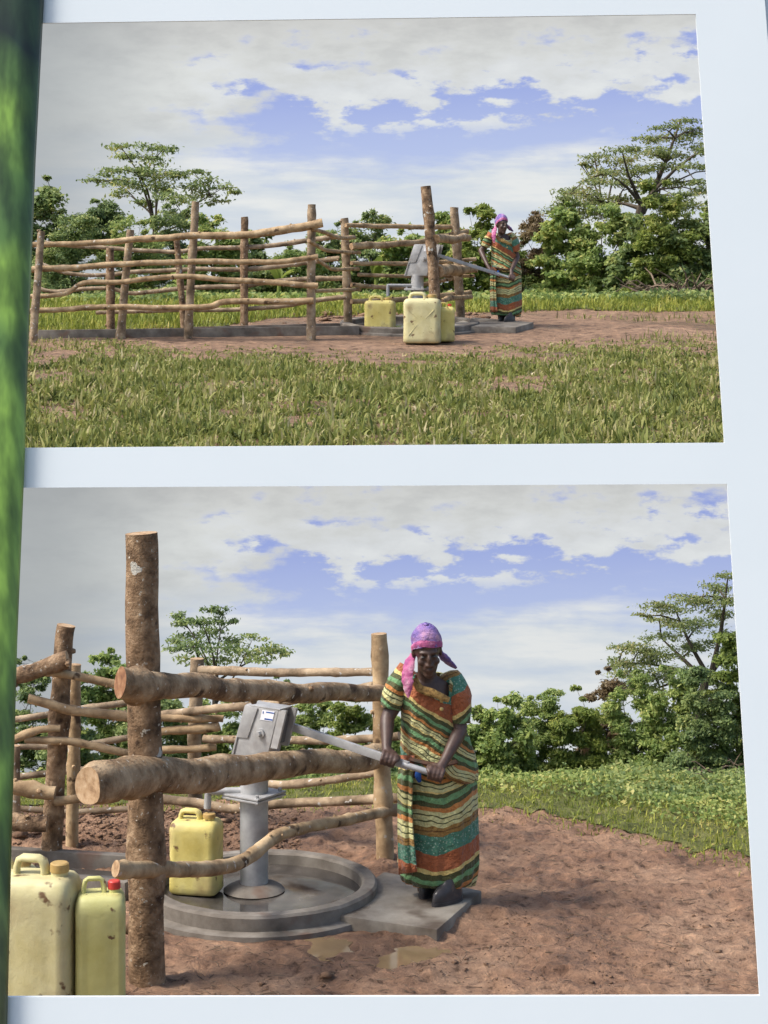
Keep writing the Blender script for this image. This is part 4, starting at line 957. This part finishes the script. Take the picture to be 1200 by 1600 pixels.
# ------------------------------------------------------------------ the woman at the pump (shown in both yards)
def stripemat(name, nx, nz_, vk, period, off):
    m, N, L, b = newmat(name)
    tc = N.new('ShaderNodeTexCoord'); sp = N.new('ShaderNodeSeparateXYZ'); L.new(tc.outputs['Object'], sp.inputs[0])
    def ma(op, a, b_=None, c=None):
        n = N.new('ShaderNodeMath'); n.operation = op
        for i, s in enumerate((a, b_, c)):
            if s is None: continue
            if isinstance(s, (int, float)): n.inputs[i].default_value = s
            else: L.new(s, n.inputs[i])
        return n.outputs[0]
    n1 = nz(N, L, tc.outputs['Object'], 7, 2, .5).outputs[0]
    s = ma('ADD', ma('MULTIPLY', sp.outputs[0], nx), ma('MULTIPLY', sp.outputs[2], nz_))
    if vk: s = ma('SUBTRACT', s, ma('MULTIPLY', ma('ABSOLUTE', ma('ADD', sp.outputs[0], .03)), vk))
    s = ma('MULTIPLY_ADD', ma('SUBTRACT', n1, .5), .07, s)
    t = ma('FRACT', ma('MULTIPLY_ADD', s, 1 / period, off))
    pale, dark, orange, green, yellow, rust, teal, gold = (.55, .53, .25), (.075, .08, .028), (.48, .2, .055), (.15, .3, .13), (.64, .5, .18), (.34, .105, .04), (.07, .2, .13), (.26, .15, .04)
    rp = ramp(N, [(0, pale), (.03, dark), (.042, pale), (.07, dark), (.085, orange), (.12, dark), (.165, green), (.21, dark), (.255, yellow), (.292, rust), (.46, teal), (.61, gold), (.645, (.14, .07, .02)), (.66, gold), (.69, pale), (.73, dark), (.742, pale), (.78, dark), (.792, pale), (.825, orange), (.865, dark), (.905, green), (.95, dark), (.985, yellow)], 'CONSTANT')
    L.new(t, rp.inputs[0])
    vo = N.new('ShaderNodeTexVoronoi'); vo.inputs['Scale'].default_value = 75; L.new(tc.outputs['Object'], vo.inputs['Vector'])
    dots = ma('MULTIPLY', ma('LESS_THAN', vo.outputs['Distance'], .3), ma('MULTIPLY', ma('GREATER_THAN', t, .46), ma('LESS_THAN', t, .61)))
    col = mixc(N, L, ma('MULTIPLY', dots, .4), rp.outputs[0], (.55, .62, .5))
    n2 = nz(N, L, tc.outputs['Object'], 60, 4, .7); r2 = ramp(N, [(.3, (.7,) * 3), (.7, (1.15,) * 3)]); L.new(n2.outputs[0], r2.inputs[0])
    col = mixc(N, L, .8, col, r2.outputs[0], 'MULTIPLY')
    L.new(col, b.inputs['Base Color']); b.inputs['Roughness'].default_value = .7; b.inputs['Specular IOR Level'].default_value = .25
    b.inputs['Sheen Weight'].default_value = .15
    n3 = nz(N, L, tc.outputs['Object'], 11, 4, .6); bp = N.new('ShaderNodeBump'); bp.inputs['Strength'].default_value = .8; bp.inputs['Distance'].default_value = .07
    L.new(n3.outputs[0], bp.inputs['Height']); L.new(bp.outputs[0], b.inputs['Normal'])
    return m
M['blouse'] = stripemat('striped_blouse_cloth', .5, .86, 0, .4, .20)
M['sleeve_a'] = stripemat('striped_sleeve_cloth', .45, .9, 0, .5, .33)
M['sleeve_b'] = stripemat('striped_sleeve_cloth_rising', -.5, .85, 0, .5, .62)
M['skirt'] = stripemat('striped_skirt_cloth', -.12, 1.0, .28, .6, .02)
M['scarf'] = noisemat('lilac_scarf', [(.3, (.1, .06, .25)), (.48, (.2, .135, .37)), (.6, (.33, .19, .38)), (.72, (.55, .3, .4))], 11, rough=.65, bump=1.0, bscale=13, bdist=.04)
M['scarf_pink'] = noisemat('pink_scarf', [(.3, (.24, .06, .2)), (.48, (.47, .11, .25)), (.6, (.55, .22, .34)), (.72, (.62, .46, .5))], 12, rough=.65, bump=1.0, bscale=13, bdist=.04)

def fist(b, c, axis, wrist, sc_, flip):
    """palm and five fingers closed round a bar through c along axis; wrist: world point"""
    axis = axis.normalized(); u = (wrist - c); u = (u - axis * u.dot(axis)).normalized(); v = axis.cross(u)
    if v.y > 0: v = -v                              # v points to the viewer: the fingers close over this side
    b.ell(c + u * .034 * sc_ - v * .004 * sc_, (.043 * sc_, .028 * sc_, .034 * sc_), 0, 12, 8, Matrix((axis, v, u)).transposed())
    for k, (o, ln) in enumerate(((-.033, .92), (-.011, 1.05), (.011, 1.0), (.032, .82))):
        pts = []
        for j in range(7):
            a = R(62) - R(235) * ln * j / 6
            rr = .03 if j else .033
            pts.append(c + axis * o * sc_ + (u * math.sin(a) + v * math.cos(a)) * rr * sc_)
        b.tube(pts, [.0115 * sc_ * (1.0 - .05 * j) * (1.12 if j in (1, 3) else 1) for j in range(7)], 8)
    s = -1 if flip else 1
    th = [c + u * .045 * sc_ + axis * s * .03 * sc_ - v * .01 * sc_, c + u * .022 * sc_ + axis * s * .048 * sc_ + v * .012 * sc_, c - u * .002 * sc_ + axis * s * .044 * sc_ + v * .027 * sc_, c - u * .02 * sc_ + axis * s * .034 * sc_ + v * .03 * sc_]
    b.tube(th, [.014 * sc_, .0135 * sc_, .012 * sc_, .0095 * sc_], 8)

def woman(label, Q, Y0, sc_, foot, J, ha, hb, yaw, pitch, roll, voxel):
    """Q(px, py, dy): place from the lower picture's figure; J: joints that differ"""
    b = MB(); org = Vector(foot)
    Hc = Q(667, 1016, -.15); HR = Matrix.Rotation(yaw, 3, 'Z') @ Matrix.Rotation(pitch, 3, 'X') @ Matrix.Rotation(roll, 3, 'Y')
    def H(x, y, z): return Hc + HR @ (Vector((x, -y, z)) * sc_)
    def he(c, r): b.ell(H(*c), [q * sc_ for q in r], 0, 18, 12, HR)
    he((0, 0, .03), (.071, .09, .098)); he((0, .026, -.045), (.056, .068, .084)); he((0, .062, -.104), (.03, .032, .026)); he((0, .03, -.085), (.048, .05, .045))
    he((0, .098, -.012), (.0125, .02, .034)); he((0, .1, -.037), (.023, .02, .0125)); he((0, .08, .026), (.052, .018, .012))
    for s in (-1, 1):
        he((s * .038, .07, -.03), (.022, .022, .022)); he((s * .073, -.008, -.012), (.009, .02, .032)); he((s * .02, .08, -.06), (.014, .02, .022)); he((s * .03, .078, -.0045), (.017, .012, .006))
    he((0, .091, -.066), (.028, .015, .0075)); he((0, .088, -.081), (.024, .015, .009))
    # neck, trunk, legs
    b.tube([Q(667, 1030, -.1), Q(667, 1052, -.075), Q(668, 1072, -.05)], [.05 * sc_, .05 * sc_, .07 * sc_], 14)
    rings = []
    for (px, py, hw, hd, dy) in ((668, 1056, 14, .05, -.055), (668, 1064, 36, .07, -.05), (668, 1082, 41, .095, -.045), (668, 1110, 38, .1, -.03), (672, 1150, 36, .1, 0), (678, 1190, 44, .11, .03), (683, 1215, 45, .11, .03), (684, 1240, 40, .1, .03)):
        c = Q(px, py, dy); w = (Q(px + hw, py, dy) - c).length
        rings.append([c + Vector((w * math.cos(2 * math.pi * k / 20), hd * sc_ * math.sin(2 * math.pi * k / 20), 0)) for k in range(20)])
    b.loft(rings)
    for kx, kf, dz in ((665, 664, .05), (702, 702, -.0)):
        b.tube([Q(kx + 4, 1235, .03), Q(kx, 1310, .0), Q(kf, 1392, .03 + dz)], [.08 * sc_, .058 * sc_, .042 * sc_], 12)
    # arms
    for side, hand in (('l', ha), ('r', hb)):
        sh, el, wr = [Q(*J[side][i]) for i in range(3)]
        fore = (wr - el)
        b.tube([sh, (sh + el) / 2, el], [.05 * sc_, .045 * sc_, .037 * sc_], 14)
        b.tube([el - fore * .03, el + fore * .25, el + fore * .7, wr, wr + (hand - wr) * .6], [.037 * sc_, .039 * sc_, .03 * sc_, .0255 * sc_, .027 * sc_], 14)
        fist(b, hand, hb - ha, wr, sc_, side == 'r')
    me = b.mesh('person'); tmp = bpy.data.objects.new('tmp', me); C.objects.link(tmp)
    rm = tmp.modifiers.new('r', 'REMESH'); rm.mode = 'VOXEL'; rm.voxel_size = voxel
    sm = tmp.modifiers.new('s', 'SMOOTH'); sm.factor = .5; sm.iterations = 2
    bpy.context.view_layer.update()
    me2 = bpy.data.meshes.new_from_object(tmp.evaluated_get(bpy.context.evaluated_depsgraph_get()))
    bpy.data.objects.remove(tmp); me2.name = 'person'; me2.materials.clear()
    body = link_mesh('person', me2, M['skin'], None, True); rebase(body, org); tag(body, label, 'person')
    # eyes
    for s in (-1, 1):
        b = MB(); b.ell(H(s * .03, .083, .003), [.0125 * sc_, .009 * sc_, .006 * sc_], 0, 10, 6, HR); b.build('eye', M['eye'], body)
    # head scarf: cap, rolled band, hanging ends
    rings = []; n = 36
    for i in range(1, 13):
        th = math.pi * .62 * i / 12; ring = []
        for k in range(n):
            a = 2 * math.pi * k / n; x = .081 * math.sin(th) * math.cos(a); y = .1 * math.sin(th) * math.sin(a); z = .038 + .108 * math.cos(th)
            edge = .052 + (y - .08) * .62; z = max(z, edge)
            q = 1 + .045 * math.sin(a * 5 + z * 45) * math.sin(th) + .02 * math.sin(a * 11 - z * 60)
            ring.append(H(x * q, y * q - .008, z))
        rings.append(ring)
    b = MB(); b.loft(rings, cap=(True, False)); cap = b.build('head_scarf', M['scarf'], body)
    s_ = cap.modifiers.new('s', 'SOLIDIFY'); s_.thickness = .006
    rings = []
    for (dz, g) in ((-.003, 1.0), (-.001, 1.03), (.012, 1.045), (.026, 1.035), (.032, .995)):
        ring = []
        for k in range(n):
            a = 2 * math.pi * k / n; y = .1 * math.sin(a); z = .052 + (y - .08) * .62 + dz + .006 * math.sin(a * 3 + 1)
            rr = math.sqrt(max(.05, 1 - ((z - .038) / .118) ** 2)); ring.append(H(.081 * rr * g * math.cos(a) * 1.01, y * rr * g - .008, z))
        rings.append(ring)
    b = MB(); b.loft(rings, cap=(False, False)); b.build('scarf_band', M['scarf_pink'], cap)
    tl = J.get('tail', [(646, 1022, -.12), (638, 1042, -.17), (637, 1065, -.2), (638, 1090, -.2)])
    b = MB(); pts, rr = spline([Q(*q) for q in tl], [.018 * sc_, .036 * sc_, .034 * sc_, .006 * sc_], .015); b.tube(pts, rr, 12, flat=.35, rough=.25); b.build('scarf_tail', M['scarf_pink'], cap)
    tr = J.get('tail2', [(684, 1016, -.06), (694, 1027, -.02), (703, 1036, .02), (713, 1044, .03)])
    b = MB(); pts, rr = spline([Q(*q) for q in tr], [.022 * sc_, .034 * sc_, .03 * sc_, .012 * sc_], .012); b.tube(pts, rr, 14, flat=.5, rough=.35); b.build('scarf_tail', M['scarf'], cap)
    # blouse with slanting hem and V neck
    n = 72; rings = []
    for ri, (px, py, hl, hr, hd, dy, hem) in enumerate(((668, 1052, 22, 24, .06, -.05, 0), (668, 1057, 36, 40, .085, -.048, 0), (668, 1066, 43, 47, .1, -.045, 0), (668, 1080, 43, 48, .118, -.045, 0), (668, 1100, 41, 46, .122, -.045, 0), (670, 1125, 42, 50, .122, -.03, 0), (673, 1150, 45, 60, .13, -.01, 0), (677, 1172, 50, 66, .14, .0, .3), (682, 1190, 54, 66, .146, .0, .7), (685, 1205, 56, 62, .148, .0, 1.0))):
        c = Q(px, py, dy); wl_ = (Q(px - hl, py, dy) - c).length; wr_ = (Q(px + hr, py, dy) - c).length; ring = []
        for k in range(n):
            a = 2 * math.pi * k / n; ca_ = math.cos(a); f = 1 + .04 * math.sin(7 * a + ri * .7) * min(1, ri / 4) + .022 * math.sin(13 * a + ri)
            q = c + Vector((ca_ * (wr_ if ca_ > 0 else wl_) * f, hd * sc_ * math.sin(a) * f, 0))
            q.z -= hem * (.05 * ca_ + .0) * sc_ + hem * .012 * sc_ * math.sin(5 * a)
            ring.append(q)
        rings.append(ring)
    rings.append([q + (Q(684, 1200, 0) - q) * .1 + Vector((0, 0, -.004)) for q in rings[-1]])
    b = MB(); b.loft(rings, cap=(False, False)); me = b.mesh('blouse')
    bm = bmesh.new(); bm.from_mesh(me)
    bmesh.ops.subdivide_edges(bm, edges=bm.edges, cuts=1, use_grid_fill=True)
    A_, B_, D_ = Q(646, 1046, 0), Q(699, 1046, 0), Q(702, 1086, 0); E_ = Q(650, 1068, 0); kill = []
    for f in bm.faces:
        p = f.calc_center_median()
        if p.y < Q(668, 1060, -.02).y:
            t = (p.z - D_.z) / (A_.z - D_.z)
            if t > 0:
                lo = D_.x + (E_.x - D_.x) * min(1, t / .5) if t < .5 else E_.x + (A_.x - E_.x) * (t - .5) / .5
                if lo < p.x < B_.x + .008: kill.append(f)
    bmesh.ops.delete(bm, geom=kill, context='FACES'); bm.to_mesh(me); bm.free()
    bl = link_mesh('blouse', me, M['blouse'], body, True)
    s_ = bl.modifiers.new('s', 'SOLIDIFY'); s_.thickness = .005
    # neckline band and buttons
    nk = [Q(648, 1060, -.155), Q(655, 1075, -.172), Q(676, 1083, -.185), Q(702, 1094, -.18)]
    b = MB(); pts, rr = spline(nk, [.017 * sc_, .021 * sc_, .023 * sc_, .014 * sc_], .02); b.tube(pts, rr, 10, flat=.3); b.build('neck_band', M['gold'], bl)
    for (x, y) in ((690, 1095), (690, 1108)):
        b = MB(); b.ell(Q(x, y, -.172), (.011 * sc_, .006 * sc_, .011 * sc_), 0, 10, 6); b.build('button', M['button'], bl)
    # sleeves with pointed shoulders
    def sleeve(pts, rad, mat, peak):
        path, rr = spline([Q(*q) for q in pts], [r * sc_ for r in rad], .022); b = MB(); b.tube(path, rr, 24, 0, (True, False), None, .16, 3.0)
        pk = Q(*peak)
        for i, v in enumerate(b.v):
            v = Vector(v); d = (v - pk); w = math.exp(-(d.length / (.085 * sc_)) ** 2)
            if v.z > pk.z - .09 * sc_: b.v[i] = tuple(v + (pk - v) * w * .75)
        o = b.build('sleeve', mat, body); m2 = o.modifiers.new('s', 'SOLIDIFY'); m2.thickness = .005
    sleeve(*J['sl']); sleeve(*J['sr'])
    # wrapped skirt with folds and the loose front panel
    rings = []; n = 96; rows = [(684, 1178, 50, .12), (684, 1200, 57, .14), (684, 1230, 60, .15), (684, 1262, 61, .155), (684, 1295, 61, .155), (684, 1325, 61, .15), (684, 1350, 60, .145), (684, 1368, 58, .14), (684, 1381, 55, .135)]
    for ri, (px, py, hw, hd) in enumerate(rows):
        c = Q(px, py, .02); w = (Q(px + hw, py, .02) - c).length; g = ri / (len(rows) - 1); ring = []
        for k in range(n):
            a = 2 * math.pi * k / n; f = 1 + (.15 + .85 * g) * (.05 * math.sin(6 * a + .6 + g) + .035 * math.sin(11 * a + 1.9 - g * 1.5) + .02 * math.sin(19 * a + 2 * g)) + .012 * math.sin(15 * a + ri * 1.3)
            q = c + Vector((w * math.cos(a) * f, hd * sc_ * math.sin(a) * f, 0))
            if ri == len(rows) - 1: q.z += .03 * sc_ * max(0, -math.cos(a)) - .012 * sc_ * math.sin(a * 2 + 1)
            elif ri == len(rows) - 2: q.z += .015 * sc_ * max(0, -math.cos(a))
            ring.append(q)
        rings.append(ring)
    b = MB(); b.loft(rings, cap=(False, False)); sk_ = b.build('skirt', M['skirt'], body, True, None); m2 = sk_.modifiers.new('s', 'SOLIDIFY'); m2.thickness = .006
    pan = []
    for (l, r, py, dy) in ((626, 648, 1180, -.13), (622, 646, 1215, -.15), (622, 644, 1260, -.155), (622, 647, 1310, -.16), (623, 651, 1350, -.16), (624, 652, 1366, -.16)):
        row = []
        for j in range(13):
            u = j / 12; row.append(Q(l + (r - l) * u, py - (4 * u if py > 1360 else 0), dy + .09 * (1 - u) ** 2 + .012 * math.sin(u * 11)))
        pan.append(row)
    b = MB(); b.loft(pan, closed=False, cap=(False, False)); pn = b.build('skirt_panel', M['blouse_panel'], sk_, True, None); m2 = pn.modifiers.new('s', 'SOLIDIFY'); m2.thickness = .006
    # sash ends at the waist
    b = MB(); pts, rr = spline([Q(640, 1186, -.15), Q(662, 1192, -.17), Q(690, 1196, -.16), Q(712, 1190, -.12)], [.02 * sc_] * 4, .03); b.tube(pts, rr, 10, flat=.6, rough=.3); b.build('sash', M['sash'], sk_)
    b = MB(); pts, rr = spline([Q(655, 1200, -.18), Q(653, 1212, -.185), Q(656, 1222, -.18)], [.012 * sc_, .018 * sc_, .008 * sc_], .01); b.tube(pts, rr, 8, flat=.5); b.build('sash_knot', M['blue_cloth'], sk_)
    # boots
    for (bx, dyy, tw) in ((703, -.07, R(-42)), (672, .09, R(-20))):
        bc = Q(bx, 1400, dyy); z0 = org.z; rings = []; ct, st = math.cos(tw), math.sin(tw)
        for (z, l0, l1, w) in ((0, -.125, .08, .045), (.012, -.135, .085, .05), (.03, -.135, .085, .05), (.058, -.13, .082, .049), (.075, -.115, .08, .047), (.09, -.085, .078, .046), (.108, -.055, .078, .046), (.135, -.046, .076, .045)):
            ring = []
            for k in range(24):
                a = 2 * math.pi * k / 24; y = math.sin(a); yy = (y * (-l0) if y < 0 else y * l1); xx = w * math.cos(a) * (1 - .12 * max(0, -y))
                ring.append(Vector((bc.x + (xx * ct - yy * st) * sc_, bc.y + (xx * st + yy * ct) * sc_, z0 + z * sc_)))
            rings.append(ring)
        b = MB(); b.loft(rings); bt = b.build('boot', M['boot'], body, True, 50)
        b = MB(); b.loft([[Vector((v.x + (v.x - bc.x) * .05, v.y + (v.y - bc.y) * .04, z0 + dz)) for v in rings[1]] for dz in (.001, .018 * sc_)]); b.build('boot_sole', M['boot'], bt, True, 50)
    return body
M['gold'] = noisemat('gold_brown_braid', [(.35, (.1, .055, .015)), (.5, (.28, .165, .05)), (.65, (.36, .23, .07))], 60, rough=.7, bump=.4, bscale=120, bdist=.004)
M['sash'] = noisemat('dark_sash', [(.35, (.03, .03, .02)), (.55, (.12, .05, .03)), (.7, (.05, .14, .09))], 18, rough=.7, bump=.4)
M['blouse_panel'] = stripemat('striped_panel_cloth', .1, 1.0, 0, .6, .12)
JL = dict(l=[(632, 1072, -.04), (605, 1122, -.1), (604, 1168, -.22)], r=[(705, 1074, -.04), (720, 1140, -.1), (694, 1190, -.24)],
          sl=([(650, 1068, -.04), (632, 1058, -.05), (617, 1078, -.07), (610, 1108, -.09)], [.04, .058, .062, .057], M['sleeve_a'], (619, 1022, -.04)),
          sr=([(690, 1066, -.04), (708, 1062, -.05), (718, 1090, -.07), (720, 1130, -.09)], [.045, .058, .066, .05], M['sleeve_b'], (716, 1047, -.04)))
SLAB_Z = .045
ft = P(700, 1414, HW); ft.z = SLAB_Z
woman('woman in striped gown and lilac head scarf, head bowed, fists on the lower pump handle', lambda px, py, dy: P(px, py, HW + dy), HW, 1.0, ft, JL, hand_a, hand_b, R(6), R(16), R(-4), .0058)
KU = .393
def QU(px, py, dy): return P(784 + (px - 668) * KU, 334 + (py - 974) * KU, UW + dy * 1.088)
JU = dict(l=[(634, 1072, -.04), (584, 1120, -.04), (612, 1180, -.24)], r=[(703, 1074, -.04), (730, 1146, -.04), (706, 1200, -.26)],
          sl=([(652, 1068, -.04), (632, 1058, -.05), (612, 1080, -.06), (600, 1106, -.06)], [.04, .058, .06, .055], M['sleeve_a'], (622, 1030, -.04)),
          sr=([(688, 1066, -.04), (708, 1062, -.05), (720, 1090, -.06), (726, 1126, -.06)], [.045, .058, .064, .052], M['sleeve_b'], (712, 1050, -.04)))
fu = QU(700, 1416, 0); fu.z = gu(800, 511).z + .07
woman('woman in striped gown and lilac scarf on the rise, face turned aside, elbows out', QU, UW, 1.088, fu, JU, uh_a, uh_b, R(28), R(4), R(0), .009)
